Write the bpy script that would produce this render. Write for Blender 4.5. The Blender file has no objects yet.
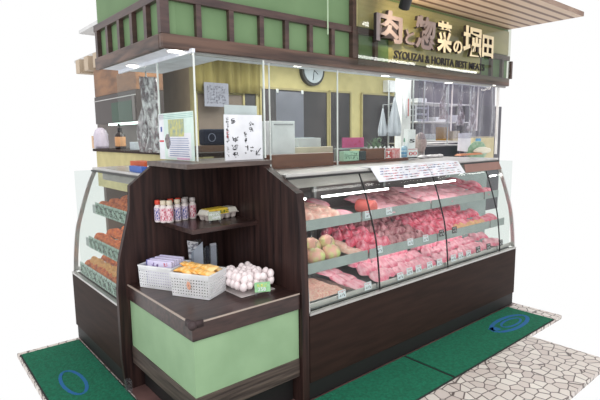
import bpy, bmesh, math, random
from mathutils import Vector, Matrix
R_=random.Random(7)
C=bpy.context.scene.collection; SC=bpy.context.scene
PI=math.pi
# ------------------------------------------------------------------ camera, world, exposure
def nrm(v): v=Vector(v); v.normalize(); return v
AX=nrm((580,72,-483)); AY=nrm((-410,60,-483)); AY=nrm(AY-AX*AX.dot(AY)); AZ=AX.cross(AY)
ROT=Matrix((AX,AY,AZ)); EYE=Vector((0,0,1.5))
cd=bpy.data.cameras.new('camera'); cam=bpy.data.objects.new('camera',cd); C.objects.link(cam)
cd.sensor_width=36; cd.lens=483/600*36; cd.clip_start=.05
cam.matrix_world=Matrix.Translation(EYE)@ROT.to_4x4(); SC.camera=cam
def at(px,py,**k):                      # where the line of sight through a photo point meets a world plane
    d=ROT@Vector((px-300,200-py,-483)); a,v=list(k.items())[0]; i='xyz'.index(a)
    return EYE+d*((v-EYE[i])/d[i])
W=bpy.data.worlds.new('world'); SC.world=W; W.use_nodes=True
W.node_tree.nodes['Background'].inputs[0].default_value=(1,1,1,1); W.node_tree.nodes['Background'].inputs[1].default_value=1.0
SC.view_settings.view_transform='Standard'; SC.view_settings.look='None'; SC.view_settings.exposure=0.0; SC.view_settings.gamma=1
def area(name,loc,sx,sy,power,rot=(0,0,0),col=(1,1,1)):
    l=bpy.data.lights.new(name,'AREA'); l.shape='RECTANGLE'; l.size=sx; l.size_y=sy; l.energy=power; l.color=col
    o=bpy.data.objects.new(name,l); o.location=loc; o.rotation_euler=rot; C.objects.link(o); return o
area('mall_fill',(1.2,.0,2.9),2.6,1.6,22)
area('kitchen_light',(3.6,3.8,2.40),2.6,1.4,66,col=(1,.98,.94))
area('kitchen_light',(7.0,3.8,2.40),2.6,1.4,28)
area('kitchen_light',(1.9,4.3,2.40),.6,1.2,12,col=(1,.95,.85))
area('mall_fill',(-1.8,-1.4,2.2),3.0,2.0,75,rot=(math.radians(76),0,math.radians(-42)))  # added fill from behind the camera to lift the dark niche
# ------------------------------------------------------------------ materials
def lin(c): return tuple(((x/255)/12.92 if x/255<=.04045 else ((x/255+.055)/1.055)**2.4) for x in c)+(1,)
def mat(name,col,rough=.6,metal=0,col2=None,scale=(8,8,8),detail=4,lo=.35,hi=.65,bump=0,emit=0,spec=.5,bscale=None):
    m=bpy.data.materials.new(name); m.use_nodes=True; nt=m.node_tree; b=nt.nodes['Principled BSDF']
    b.inputs['Roughness'].default_value=rough; b.inputs['Metallic'].default_value=metal
    b.inputs['Specular IOR Level'].default_value=spec
    b.inputs['Base Color'].default_value=lin(col)
    tc=nt.nodes.new('ShaderNodeTexCoord'); mp=nt.nodes.new('ShaderNodeMapping'); mp.inputs['Scale'].default_value=scale
    nt.links.new(tc.outputs['Object'],mp.inputs[0])
    no=nt.nodes.new('ShaderNodeTexNoise'); no.inputs['Scale'].default_value=1; no.inputs['Detail'].default_value=detail
    nt.links.new(mp.outputs[0],no.inputs['Vector'])
    if col2 is None: col2=tuple(max(0,c*.93) for c in col)
    r=nt.nodes.new('ShaderNodeValToRGB'); r.color_ramp.elements[0].position=lo; r.color_ramp.elements[1].position=hi
    r.color_ramp.elements[0].color=lin(col2); r.color_ramp.elements[1].color=lin(col)
    nt.links.new(no.outputs[0],r.inputs[0]); nt.links.new(r.outputs[0],b.inputs['Base Color'])
    if bump:
        bp=nt.nodes.new('ShaderNodeBump'); bp.inputs['Strength'].default_value=bump; bp.inputs['Distance'].default_value=.01
        nt.links.new(no.outputs[0],bp.inputs['Height']); nt.links.new(bp.outputs[0],b.inputs['Normal'])
    if emit: b.inputs['Emission Color'].default_value=lin(col); b.inputs['Emission Strength'].default_value=emit
    return m
def glass(name,tint=(240,246,244),gain=1.0,haze=0.0,rough=.01,crease=None):
    m=bpy.data.materials.new(name); m.use_nodes=True; nt=m.node_tree; nt.nodes.clear()
    o=nt.nodes.new('ShaderNodeOutputMaterial'); t=nt.nodes.new('ShaderNodeBsdfTransparent'); g=nt.nodes.new('ShaderNodeBsdfGlossy')
    t.inputs[0].default_value=lin(tint); g.inputs['Roughness'].default_value=rough
    fr=nt.nodes.new('ShaderNodeFresnel'); ge=nt.nodes.new('ShaderNodeNewGeometry'); fr.inputs[0].default_value=1.5
    iv=nt.nodes.new('ShaderNodeMath'); iv.operation='SUBTRACT'; iv.inputs[0].default_value=1
    nt.links.new(ge.outputs['Backfacing'],iv.inputs[1])
    mu=nt.nodes.new('ShaderNodeMath'); mu.operation='MULTIPLY'; nt.links.new(fr.outputs[0],mu.inputs[0]); nt.links.new(iv.outputs[0],mu.inputs[1])
    m2=nt.nodes.new('ShaderNodeMath'); m2.operation='MULTIPLY'; m2.use_clamp=True; m2.inputs[1].default_value=gain; nt.links.new(mu.outputs[0],m2.inputs[0])
    mx=nt.nodes.new('ShaderNodeMixShader'); nt.links.new(m2.outputs[0],mx.inputs[0]); nt.links.new(t.outputs[0],mx.inputs[1]); nt.links.new(g.outputs[0],mx.inputs[2])
    out=mx
    if haze:
        d=nt.nodes.new('ShaderNodeBsdfDiffuse'); d.inputs[0].default_value=(.8,.8,.82,1)
        m3=nt.nodes.new('ShaderNodeMixShader'); m3.inputs[0].default_value=haze
        if crease:
            tc=nt.nodes.new('ShaderNodeTexCoord'); mp=nt.nodes.new('ShaderNodeMapping'); mp.inputs['Scale'].default_value=crease; no=nt.nodes.new('ShaderNodeTexNoise'); no.inputs['Scale'].default_value=1; no.inputs['Detail'].default_value=4
            rp=nt.nodes.new('ShaderNodeValToRGB'); rp.color_ramp.elements[0].position=.45; rp.color_ramp.elements[1].position=.68; rp.color_ramp.elements[0].color=(haze*.3,)*3+(1,); rp.color_ramp.elements[1].color=(min(1,haze*2.6),)*3+(1,)
            nt.links.new(tc.outputs['Object'],mp.inputs[0]); nt.links.new(mp.outputs[0],no.inputs['Vector']); nt.links.new(no.outputs[0],rp.inputs[0]); nt.links.new(rp.outputs[0],m3.inputs[0])
        nt.links.new(mx.outputs[0],m3.inputs[1]); nt.links.new(d.outputs[0],m3.inputs[2]); out=m3
    nt.links.new(out.outputs[0],o.inputs[0]); return m
def emis(name,col,s):
    m=bpy.data.materials.new(name); m.use_nodes=True; nt=m.node_tree; nt.nodes.clear()
    o=nt.nodes.new('ShaderNodeOutputMaterial'); e=nt.nodes.new('ShaderNodeEmission'); e.inputs[0].default_value=lin(col); e.inputs[1].default_value=s
    nt.links.new(e.outputs[0],o.inputs[0]); return m
def mosaic(name):
    m=mat(name,(205,196,185),.45); nt=m.node_tree; b=nt.nodes['Principled BSDF']
    tc=nt.nodes.new('ShaderNodeTexCoord')
    v=nt.nodes.new('ShaderNodeTexVoronoi'); v.feature='DISTANCE_TO_EDGE'; v.inputs['Scale'].default_value=15; v.inputs['Randomness'].default_value=.75
    v2=nt.nodes.new('ShaderNodeTexVoronoi'); v2.inputs['Scale'].default_value=15; v2.inputs['Randomness'].default_value=.75
    nt.links.new(tc.outputs['Object'],v.inputs['Vector']); nt.links.new(tc.outputs['Object'],v2.inputs['Vector'])
    r=nt.nodes.new('ShaderNodeValToRGB'); r.color_ramp.elements[0].position=.03; r.color_ramp.elements[1].position=.07
    nt.links.new(v.outputs[0],r.inputs[0])
    r2=nt.nodes.new('ShaderNodeValToRGB'); r2.color_ramp.elements[0].color=lin((200,186,180)); r2.color_ramp.elements[1].color=lin((232,226,218))
    nt.links.new(v2.outputs['Color'],r2.inputs[0])
    mx=nt.nodes.new('ShaderNodeMix'); mx.data_type='RGBA'; mx.inputs[6].default_value=lin((95,82,78))
    nt.links.new(r.outputs[0],mx.inputs[0]); nt.links.new(r2.outputs[0],mx.inputs[7]); nt.links.new(mx.outputs[2],b.inputs['Base Color'])
    return m
def slats(name,c1,c2,n,axis):
    m=mat(name,c1,.5); nt=m.node_tree; b=nt.nodes['Principled BSDF']; tc=nt.nodes.new('ShaderNodeTexCoord')
    w=nt.nodes.new('ShaderNodeTexWave'); w.bands_direction=axis; w.inputs['Scale'].default_value=n; w.inputs['Distortion'].default_value=.3
    nt.links.new(tc.outputs['Object'],w.inputs['Vector'])
    r=nt.nodes.new('ShaderNodeValToRGB'); r.color_ramp.elements[0].color=lin(c2); r.color_ramp.elements[1].color=lin(c1)
    r.color_ramp.elements[0].position=.1; r.color_ramp.elements[1].position=.4
    nt.links.new(w.outputs[0],r.inputs[0]); nt.links.new(r.outputs[0],b.inputs['Base Color']); return m
darkwoodV=mat('dark_walnut_upright_grain',(68,47,43),.45,spec=.25,col2=(28,19,20),scale=(38,38,2.2),detail=5,lo=.3,hi=.72,bump=.1)
darkwoodH=mat('dark_walnut_counter',(74,52,48),.3,col2=(32,22,22),scale=(6,36,36),detail=5,lo=.3,hi=.72,bump=.08)
worn=mat('worn_dark_edge_wood',(98,84,76),.5,col2=(52,40,38),scale=(3,3,60),detail=6,lo=.35,hi=.7,bump=.3)
ledgewood=mat('grey_walnut_ledge',(96,80,74),.35,col2=(70,56,52),scale=(8,40,40))
caseboard=mat('case_brown_board',(52,36,31),.62,spec=.15,col2=(42,29,25),scale=(3,3,30),detail=3)
black=mat('black_kick',(24,21,22),.6); blackpl=mat('black_plastic',(26,25,28),.4)
beamwood=mat('carved_beam_wood',(104,78,66),.38,col2=(48,34,32),scale=(1.6,4,22),detail=3,lo=.35,hi=.62,bump=.25)
railwood=mat('rail_wood',(84,62,58),.35,col2=(58,42,42),scale=(5,5,30))
greenwall=mat('green_plaster',(112,140,100),.7,col2=(103,131,92),scale=(3,3,3))
greenpanel=mat('pale_green_panel',(146,176,138),.55,col2=(135,165,128),scale=(5,5,5),detail=6)
white=mat('white_paint',(232,232,232),.55); soffit=mat('white_soffit',(238,242,250),.6)
whitepl=mat('white_plastic',(248,249,251),.35); paper=mat('paper',(238,240,246),.7); greypaper=mat('grey_paper',(140,141,154),.7)
steel=mat('brushed_steel',(178,182,184),.3,.85,scale=(3,60,60)); shelfmet=mat('painted_shelf_metal',(158,168,168),.4,.1)
silver=mat('silver_trim',(200,198,196),.28,.7); grout=mat('dark_seam',(30,28,26),.7)
hood=mat('grey_light_hood',(158,154,152),.5); caseback=mat('case_back_board',(128,118,120),.5)
matgreen=mat('green_entrance_mat',(8,112,82),.95,col2=(4,92,66),scale=(60,60,60),detail=3,bump=.5); matdark=mat('mat_edging',(34,40,40),.8)
blueprint=mat('blue_mat_print',(34,92,170),.9,col2=(24,110,140),scale=(50,50,50))
floorbrown=mat('pinkish_brown_floor',(122,92,88),.35,col2=(96,72,70),scale=(6,6,6))
mosaicm=mosaic('mosaic_floor_stone'); ceilslat=slats('wood_slat_ceiling',(214,188,165),(122,92,78),3.2,'Y')
yellow=mat('cream_yellow_wall',(206,194,140),.7); olive=mat('olive_wall',(150,140,72),.8,col2=(138,126,62),scale=(2,2,2))
windowdark=mat('dark_window_glass',(52,52,56),.15,col2=(78,74,76),scale=(3,3,1.2)); brownbox=mat('brown_laminate',(124,80,62),.5,col2=(104,66,52),scale=(3,30,30))
caseglass=glass('case_glass',(250,252,250),.55); glassm=glass('clear_glass',(246,249,248),.5); signglass=glass('sign_glass',(236,238,232),1.0); acryl=glass('clear_acrylic',(246,248,250),.6,.04)
bagm=glass('hanging_clear_film',(206,184,192),3.0,.40,.10,(40,40,12)); edge=mat('glass_edge',(226,232,228),.2)
shelffill=emis('shelf_fill_tube',(255,246,246),9); tubem=emis('white_glow_tube',(255,255,252),14); lampm=emis('downlight_lamp',(255,250,238),6); malltube=emis('mall_tube',(255,255,250),14)
red=mat('red',(206,48,44),.5); ink=mat('black_ink',(28,26,34),.7); redink=mat('red_ink',(210,60,70),.7); blueink=mat('blue_ink',(70,90,160),.6)
pink=mat('pink_card',(206,92,142),.6); navy=mat('navy_cloth',(34,40,62),.9); mint=mat('mint_card',(180,216,190),.6)
meatA=mat('pink_pork',(238,122,150),.3,col2=(250,196,208),scale=(26,9,26),detail=4,lo=.40,hi=.66,bump=.15)
meatB=mat('red_beef',(230,92,122),.3,col2=(246,172,188),scale=(30,12,30),detail=4,lo=.34,hi=.54,bump=.15)
meatC=mat('pale_chicken',(238,176,166),.34,col2=(246,214,202),scale=(26,26,26),detail=5,bump=.4)
meatD=mat('dark_marbled_meat',(146,78,92),.34,col2=(204,150,156),scale=(40,10,40),detail=6,lo=.4,hi=.6,bump=.3)
mince=mat('minced_meat',(240,170,158),.4,col2=(248,214,196),scale=(90,90,90),detail=3,lo=.4,hi=.6,bump=1)
cabm=mat('cabbage_green_pink',(214,222,150),.4,col2=(238,180,166),scale=(16,16,9),detail=3,lo=.40,hi=.58,bump=.8)
hamm=mat('round_ham',(240,112,108),.3,col2=(236,130,124),scale=(30,30,30)); fry=mat('fried_crumb',(232,126,52),.65,col2=(180,78,32),scale=(60,60,60),bump=1)
fryb=mat('fried_dark',(196,88,44),.6,col2=(140,50,30),scale=(50,50,50),bump=1); croq=mat('golden_croquette',(228,170,96),.6,col2=(206,140,70),scale=(70,70,70),bump=.6)
# ------------------------------------------------------------------ mesh helpers (coordinates are world coordinates; build() makes them local)
ORG={}
class MB:
    def __init__(s): s.v=[]; s.f=[]
    def add(s,vs,fs):
        n=len(s.v); s.v+=[Vector(v) for v in vs]; s.f+=[tuple(i+n for i in f) for f in fs]; return s
    def box(s,x0,x1,y0,y1,z0,z1):
        return s.add([(x,y,z) for x in (x0,x1) for y in (y0,y1) for z in (z0,z1)],[(0,1,3,2),(4,6,7,5),(0,4,5,1),(2,3,7,6),(0,2,6,4),(1,5,7,3)])
    def hexa(s,b,t):     # bottom 4, top 4 corners
        return s.add(list(b)+list(t),[(0,1,2,3),(4,7,6,5),(0,4,5,1),(1,5,6,2),(2,6,7,3),(3,7,4,0)])
    def bar(s,p,q,w,h=None,up=(0,0,1)):
        p=Vector(p);q=Vector(q);h=h or w; d=(q-p).normalized(); u=Vector(up)
        if abs(d.dot(u))>.95: u=Vector((1,0,0))
        a=d.cross(u).normalized()*w/2; b=a.cross(d).normalized()*h/2
        return s.hexa([p-a-b,p+a-b,p+a+b,p-a+b],[q-a-b,q+a-b,q+a+b,q-a+b])
    def cyl(s,p,q,r,r2=None,n=14):
        p=Vector(p);q=Vector(q); r2=r if r2 is None else r2; d=(q-p).normalized(); u=Vector((0,0,1)) if abs(d.z)<.9 else Vector((1,0,0))
        a=d.cross(u).normalized(); b=a.cross(d)
        vs=[p+(a*math.cos(t)+b*math.sin(t))*r for t in [2*PI*i/n for i in range(n)]]+[q+(a*math.cos(t)+b*math.sin(t))*r2 for t in [2*PI*i/n for i in range(n)]]
        return s.add(vs,[(i,(i+1)%n,n+(i+1)%n,n+i) for i in range(n)]+[tuple(range(n)),tuple(range(n,2*n))])
    def lathe(s,c,prof,n=16):
        c=Vector(c); vs=[]; k=len(prof)
        for r,z in prof: vs+=[c+Vector((r*math.cos(2*PI*i/n),r*math.sin(2*PI*i/n),z)) for i in range(n)]
        fs=[(j*n+i,j*n+(i+1)%n,(j+1)*n+(i+1)%n,(j+1)*n+i) for j in range(k-1) for i in range(n)]+[tuple(range(n)),tuple(range((k-1)*n,k*n))]
        return s.add(vs,fs)
    def prism(s,pts,axis,a,b):       # pts in the two other axes
        def P(u,v,w): return (w,u,v) if axis=='x' else (u,w,v) if axis=='y' else (u,v,w)
        n=len(pts)
        return s.add([P(u,v,a) for u,v in pts]+[P(u,v,b) for u,v in pts],[tuple(range(n)),tuple(range(2*n-1,n-1,-1))]+[(i,(i+1)%n,n+(i+1)%n,n+i) for i in range(n)])
    def grid(s,fn,nu,nv,th=None):    # fn(u,v)->point ; th closes it into a slab (offset vector)
        vs=[Vector(fn(i/nu,j/nv)) for i in range(nu+1) for j in range(nv+1)]; w=nv+1
        fs=[(i*w+j,(i+1)*w+j,(i+1)*w+j+1,i*w+j+1) for i in range(nu) for j in range(nv)]
        if th is not None:
            n=len(vs); vs=vs+[v+Vector(th) for v in vs]; fs=fs+[tuple(x+n for x in reversed(f)) for f in fs]
            e=[(i*w,(i+1)*w) for i in range(nu)]+[((i+1)*w+nv,i*w+nv) for i in range(nu)]+[(j+1,j) for j in range(nv)]+[(nu*w+j,nu*w+j+1) for j in range(nv)]
            fs+=[(a,b,b+n,a+n) for a,b in e]
        return s.add(vs,fs)
    def blob(s,c,rx,ry,rz,seed=0,amp=.12,n=12,m=8,flat=0):
        r=random.Random(seed); ph=[r.uniform(0,6) for _ in range(6)]; c=Vector(c); vs=[c+Vector((0,0,-rz))]
        for j in range(1,m):
            t=PI*j/m
            for i in range(n):
                a=2*PI*i/n; k=1+amp*(math.sin(2*a+ph[0]+t)+.6*math.sin(3*a+ph[1]-2*t)+.5*math.sin(5*t+ph[2]+a))
                z=-math.cos(t)*rz*(1+amp*.5*math.sin(3*a+ph[3])); 
                if flat and z<-flat*rz: z=-flat*rz
                vs.append(c+Vector((math.sin(t)*math.cos(a)*rx*k,math.sin(t)*math.sin(a)*ry*k,z)))
        if flat: vs[0].z=c.z-flat*rz
        vs.append(c+Vector((0,0,rz))); N=len(vs)-1
        fs=[(0,1+(i+1)%n,1+i) for i in range(n)]+[(1+j*n+i,1+j*n+(i+1)%n,1+(j+1)*n+(i+1)%n,1+(j+1)*n+i) for j in range(m-2) for i in range(n)]+[(N,1+(m-2)*n+i,1+(m-2)*n+(i+1)%n) for i in range(n)]
        return s.add(vs,fs)
    def build(s,name,m,parent=None,smooth=False,bev=0):
        if parent is None:
            lo=[min(v[i] for v in s.v) for i in range(3)]; hi=[max(v[i] for v in s.v) for i in range(3)]
            org=Vector(((lo[0]+hi[0])/2,(lo[1]+hi[1])/2,lo[2]))
        else: org=ORG[parent.name]
        me=bpy.data.meshes.new(name); me.from_pydata([v-org for v in s.v],[],s.f)
        bm=bmesh.new(); bm.from_mesh(me); bmesh.ops.recalc_face_normals(bm,faces=bm.faces); bm.to_mesh(me); bm.free()
        me.materials.append(m); o=bpy.data.objects.new(name,me); C.objects.link(o)
        if parent is None: o.location=org
        else: o.parent=parent
        ORG[o.name]=org
        if smooth:
            for p in me.polygons: p.use_smooth=True
        if bev: b=o.modifiers.new('bevel','BEVEL'); b.width=bev; b.segments=2; b.limit_method='ANGLE'
        return o
def tag(o,label=None,cat=None,group=None,kind=None):
    if label: o['label']=label
    if cat: o['category']=cat
    if group: o['group']=group
    if kind: o['kind']=kind
    return o
def thing(name,loc,label,cat,group=None):
    o=bpy.data.objects.new(name,None); C.objects.link(o); o.location=loc; o.empty_display_size=.05; ORG[o.name]=Vector(loc); return tag(o,label,cat,group)
def struct(o): o['kind']='structure'; return o
KIDS={}
def copy_tree(o,parent=None):
    c=o.copy(); C.objects.link(c); ORG[c.name]=ORG[o.name]
    if parent: c.parent=parent
    for ch in [x for x in bpy.data.objects if x.parent==o]: copy_tree(ch,c)
    return c
def inst(proto,loc,rz=0,label=None,group=None,sc=None,used=set(),rx=0,ry=0):
    o=proto if proto.name not in used else copy_tree(proto)
    used.add(proto.name); used.add(o.name)
    o.location=loc; o.rotation_euler=(rx,ry,rz)
    if sc: o.scale=sc
    if label: o['label']=label
    if group: o['group']=group
    return o
def text(name,s,m,parent,box,plane,depth=.004,off=0.0,ex=.002):
    """lettering fitted into box=(a0,a1,z0,z1) on plane 'y'(faces -Y, a=x) or 'x'(faces -X, a runs from large y to small y) at depth"""
    cu=bpy.data.curves.new(name,'FONT'); cu.body=s; cu.size=1; cu.extrude=0; cu.offset=off; cu.resolution_u=3
    t=bpy.data.objects.new('t',cu); C.objects.link(t); dg=bpy.context.evaluated_depsgraph_get(); dg.update()
    me=bpy.data.meshes.new_from_object(t.evaluated_get(dg)); vs=[v.co.copy() for v in me.vertices]; fs=[tuple(p.vertices) for p in me.polygons]
    bpy.data.objects.remove(t); bpy.data.curves.remove(cu)
    if not vs: return None
    x0=min(v.x for v in vs);x1=max(v.x for v in vs);y0=min(v.y for v in vs);y1=max(v.y for v in vs)
    a0,a1,z0,z1=box; b=MB(); n=len(vs)
    # thicken by duplicating the faces and bridging the outline
    ed={}
    for f in fs:
        for i in range(len(f)):
            e=(f[i],f[(i+1)%len(f)]); ed[e]=1
    bd=[e for e in ed if (e[1],e[0]) not in ed]
    P=[]
    for k in (0,1):
        for v in vs:
            a=a0+(v.x-x0)/(x1-x0)*(a1-a0); z=z0+(v.y-y0)/(y1-y0)*(z1-z0); d=depth-(ex if k==0 else 0)
            P.append((a,d,z) if plane=='y' else (d,a,z))
    b.add(P,fs+[tuple(i+n for i in reversed(f)) for f in fs]+[(e[1],e[0],e[0]+n,e[1]+n) for e in bd])
    return b.build(name,m,parent)
def strokes(b,a0,a1,z0,z1,plane,d,n,rnd,w=.0016):
    """one hand-written looking character made of n short pen strokes"""
    for k in range(n):
        ax,zx=rnd.uniform(a0,a1),rnd.uniform(z0,z1)
        if rnd.random()<.5: bx_,bz=min(max(a0,ax+rnd.uniform(-.8,.8)*(a1-a0)),a1) if a1>a0 else ax+rnd.uniform(-.8,.8)*(a1-a0),zx+rnd.uniform(-.15,.15)*(z1-z0)
        else: bx_,bz=ax+rnd.uniform(-.25,.25)*(a1-a0),zx+rnd.uniform(-.7,.7)*(z1-z0)
        bz=min(max(bz,z0),z1)
        if abs(ax-bx_)+abs(zx-bz)<.001: bx_+=.002
        p=(ax,d,zx) if plane=='y' else (d,ax,zx); q=(bx_,d,bz) if plane=='y' else (d,bx_,bz)
        b.bar(p,q,w,w)
def handwriting(name,m,parent,a0,a1,z0,z1,plane,d,cols,rows,seed,n=4,w=.0016,fill=.85):
    r=random.Random(seed); b=MB(); da=(a1-a0)/cols; dz=(z1-z0)/rows
    for i in range(cols):
        for j in range(rows):
            if r.random()<fill: strokes(b,a0+da*(i+.15),a0+da*(i+.85),z0+dz*(j+.12),z0+dz*(j+.88),plane,d,n,r,w)
    if b.v: return b.build(name,m,parent)
# ------------------------------------------------------------------ SETTING
struct(MB().box(.95,4.1,1.93,3.76,-.03,0).build('floor',floorbrown))
struct(MB().box(.95,3.5,1.0,1.545,-.03,0).build('floor',mosaicm))
struct(MB().box(.54,.95,1.0,3.76,-.03,0).build('floor',mosaicm)); struct(MB().box(.95,4.1,1.545,1.93,-.03,0).build('floor',mosaicm))
# header over the counter: green plaster, rails, posts, carved beam (right wing faces -Y, left wing faces -X)
XE=4.85; YE=3.54; FY=2.46; FX=1.133
wr=struct(MB().box(FX+.03,XE,FY+.035,FY+.10,1.991,2.52).build('wall_right_header',greenwall))
b=MB().box(FX,XE,FY,FY+.035,1.964,2.041); b.build('beam',beamwood,wr,bev=.006)
MB().box(FX,XE,FY+.004,FY+.034,2.214,2.258).build('rail',railwood,wr,bev=.003)
for x in [1.16,1.36,1.57,1.785,1.98,2.183,2.384,2.62,2.83,3.04,3.25,3.46,3.67,3.88,4.09,4.30,4.51,4.72,4.90]:
    w=.032 if x>1.2 else .05
    MB().box(x-w/2,x+w/2,FY+.006,FY+.034,2.041,2.214).build('post',railwood,wr)
MB().box(2.565,2.60,FY-.005,FY+.034,2.041,2.52).build('post',railwood,wr)
MB().box(FX,FX+.05,FY+.002,FY+.04,2.041,2.52).build('post',railwood,wr)
MB().box(2.60,XE,FY+.025,FY+.036,2.27,2.50).box(3.0,4.27,FY-.002,FY+.036,2.05,2.27).build('sign_reflection_board',mat('sign_back_cream',(214,202,150),.45,col2=(168,160,126),scale=(1.4,1,3),detail=2),wr)  # cream board standing in for the beige reflection in the sign glass
wl=struct(MB().box(FX+.035,FX+.10,FY+.03,YE,1.991,2.52).build('wall_left_header',greenwall))
MB().box(FX,FX+.035,FY+.035,YE,1.964,2.041).build('beam',beamwood,wl,bev=.006)
MB().box(FX+.004,FX+.034,FY+.04,YE,2.214,2.258).build('rail',railwood,wl,bev=.003)
for y in [2.675,2.88,3.085,3.295,3.50]: MB().box(FX+.006,FX+.034,y-.02,y+.02,2.041,2.214).build('post',railwood,wl)
GX=1.297; GY=2.50
cs=struct(MB().box(FX+.035,1.62,FY+.035,YE,1.972,1.99).build('ceiling_soffit',soffit)); MB().box(1.62,XE,FY+.035,2.72,1.972,1.99).build('soffit_board',soffit,cs)
struct(MB().box(2.75,XE,1.80,FY+.1,2.522,2.56).build('ceiling',ceilslat)); struct(MB().box(3.2,7.7,.30,.60,2.565,2.60).build('ceiling_outer',ceilslat)); struct(MB().box(3.2,3.6,.60,1.85,2.565,2.60).build('ceiling_outer',ceilslat))
struct(MB().box(1.5,5.0,2.62,5.1,2.50,2.53).build('ceiling_kitchen',white))
struct(MB().box(2.0,2.9,5.1,7.1,2.50,2.53).build('ceiling_corridor',white))
for y in (5.3,5.65,6.0,6.35,6.7): struct(MB().box(1.95,2.66,y,y+.16,2.33,2.498).build('trim_1',mat('beige_reflected_slat',(204,184,160),.6)))  # added beams standing in for ceiling slats reflected in the corner glass
# back walls
wb=struct(MB().box(2.66,6.42,5.0,5.1,0,2.47).build('wall_back',yellow))
struct(MB().box(6.42,9.3,5.0,5.1,0,2.47).build('wall_back_kitchen',mat('grey_kitchen_wall',(112,106,118),.4,col2=(96,90,102),scale=(1,1,1))))
struct(MB().box(2.28,2.66,7.0,7.1,0,2.47).build('wall_far',mat('brown_wood_wall',(104,78,60),.5,col2=(74,56,46),scale=(1,1,2))))
struct(MB().box(2.66,2.72,5.1,7.0,0,2.47).build('wall_corridor',mat('beige_wall',(170,150,124),.6)))
for i,(x0,x1,z0,z1) in enumerate([(3.31,3.50,1.0,2.10),(3.56,4.70,1.0,2.09),(4.74,5.16,1.0,2.10),(5.40,6.18,1.0,2.10)]):
    w=struct(MB().box(x0,x1,4.985,4.999,z0,z1).build('window_%d'%(i+1),windowdark))
    f=MB(); 
    for a in (x0,x1): f.box(a-.012,a+.012,4.97,4.998,z0,z1)
    f.box(x0,x1,4.97,4.998,z1-.012,z1+.012); f.build('window_frame',mat('window_frame',(176,164,118),.5),w)
struct(MB().box(2.7,3.30,4.99,4.999,0,1.98).build('trim_2',mat('taupe_panel',(120,106,96),.6)))
struct(MB().box(GX-.006,GX+.012,2.43,YE,1.950,1.9715).build('trim_3',soffit)); struct(MB().box(GX+.013,XE,2.497,2.515,1.950,1.9715).build('trim_10',mat('grey_track',(176,174,172),.5))); struct(MB().box(4.72,4.738,2.50,2.52,1.283,1.948).build('trim_11',white))
# downlights
for x,y in [(1.245,2.54),(1.272,3.215)]:
    t=thing('downlight',(x,y,1.963),'round white recessed downlight glowing in the left soffit, the one %s'%('at the corner' if y<3 else 'farther along'),'lamp','downlights in the left soffit')
    MB().cyl((x,y,1.966),(x,y,1.9715),.050,n=20).build('trim_ring',white,t); MB().cyl((x,y,1.963),(x,y,1.966),.04,n=20).build('lamp_disc',lampm,t)
for x,y in [(2.17,2.58),(3.11,2.61),(4.03,2.63),(4.62,2.52)]:
    t=thing('downlight',(x,y,1.963),'round recessed downlight under the brown beam above the long counter, %s'%{2.17:'nearest the clock',3.11:'nearest the white post',4.03:'above the film curtain',4.62:'at the right end'}[x],'lamp','downlights above the long counter')
    MB().cyl((x,y,1.966),(x,y,1.9715),.045,n=20).build('trim_ring',white,t); MB().cyl((x,y,1.963),(x,y,1.966),.035,n=20).build('lamp_disc',lampm,t)
# mall tube row, mirrored in the sign glass
for x0,x1,y in [(3.7,4.5,.45),(4.62,5.84,.45),(6.14,7.5,.45),(3.35,3.52,1.75)]:
    t=thing('ceiling_tube_light',((x0+x1)/2,y,2.45),'white fluorescent tube light on the wooden slat ceiling, %s'%{3.7:'left of the row',4.62:'middle of the row',6.14:'right end of the row',3.35:'short one nearer the sign'}[x0],'lamp','tube lights on the slat ceiling')
    MB().box(x0,x1,y-.04,y+.04,2.50,2.522).build('lamp_housing',white,t); MB().cyl((x0,y,2.485),(x1,y,2.485),.018).build('lamp_tube',malltube,t)
t=thing('ceiling_spotlight',tuple(at(405,3,y=2.30)),'black cylindrical spotlight hanging above the raised sign letters','spotlight')
p=at(405,3,y=2.0); t.location=p; ORG[t.name]=p
sp=bpy.data.lights.new('spot_beam','SPOT'); sp.energy=42; sp.spot_size=1.5; sp.spot_blend=.8; sp.color=(1,.80,.52); sp.shadow_soft_size=.02
so=bpy.data.objects.new('spot_beam',sp); C.objects.link(so); so.location=p+Vector((.03,.03,-.035)); so.rotation_euler=(Vector((3.45,2.42,2.30))-so.location).to_track_quat('-Z','Y').to_euler()
MB().cyl(p+Vector((-.015,-.03,.035)),p+Vector((.01,.015,-.025)),.036,n=18).build('lamp_head',blackpl,t)
MB().cyl((p.x,p.y,p.z),(p.x,p.y,2.522),.008).build('stem',blackpl,t)
# ------------------------------------------------------------------ GLASS SCREENS
def pane(label,x0,x1,y0,y1,z0,z1,m=glassm,edges=()):
    t=thing('glass_screen',((x0+x1)/2,(y0+y1)/2,z0),label,'glass screen')
    MB().box(x0,x1,y0,y1,z0,z1).build('pane',m,t)
    for e in edges: MB().box(*e).build('edge_strip',edge,t)
    return t
pane('clear glass screen over the menu poster at the corner, facing left',GX,GX+.005,2.437,2.905,1.362,1.948,edges=[(GX-.003,GX+.006,2.895,2.903,1.362,1.948)])
pane('clear glass screen behind the ledge with the handwritten white notice',GX+.006,1.767,2.431,2.436,1.362,1.948,edges=[(GX-.002,GX+.006,2.428,2.436,1.362,1.948),(1.760,1.768,2.427,2.437,1.362,1.948)])
pane('clear glass screen beside the narrow gap, above the white boxes',1.86,2.46,2.50,2.505,1.283,1.948,edges=[(1.855,1.860,2.498,2.507,1.283,1.948),(2.455,2.461,2.498,2.507,1.283,1.948)])
pane('clear glass screen above the pink card and potted plant',2.462,3.46,2.51,2.515,1.283,1.948)
t=thing('film_curtain',(4.0,2.56,1.28),'transparent plastic film curtain hanging wrinkled in front of the kitchen rack','curtain')
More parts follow.
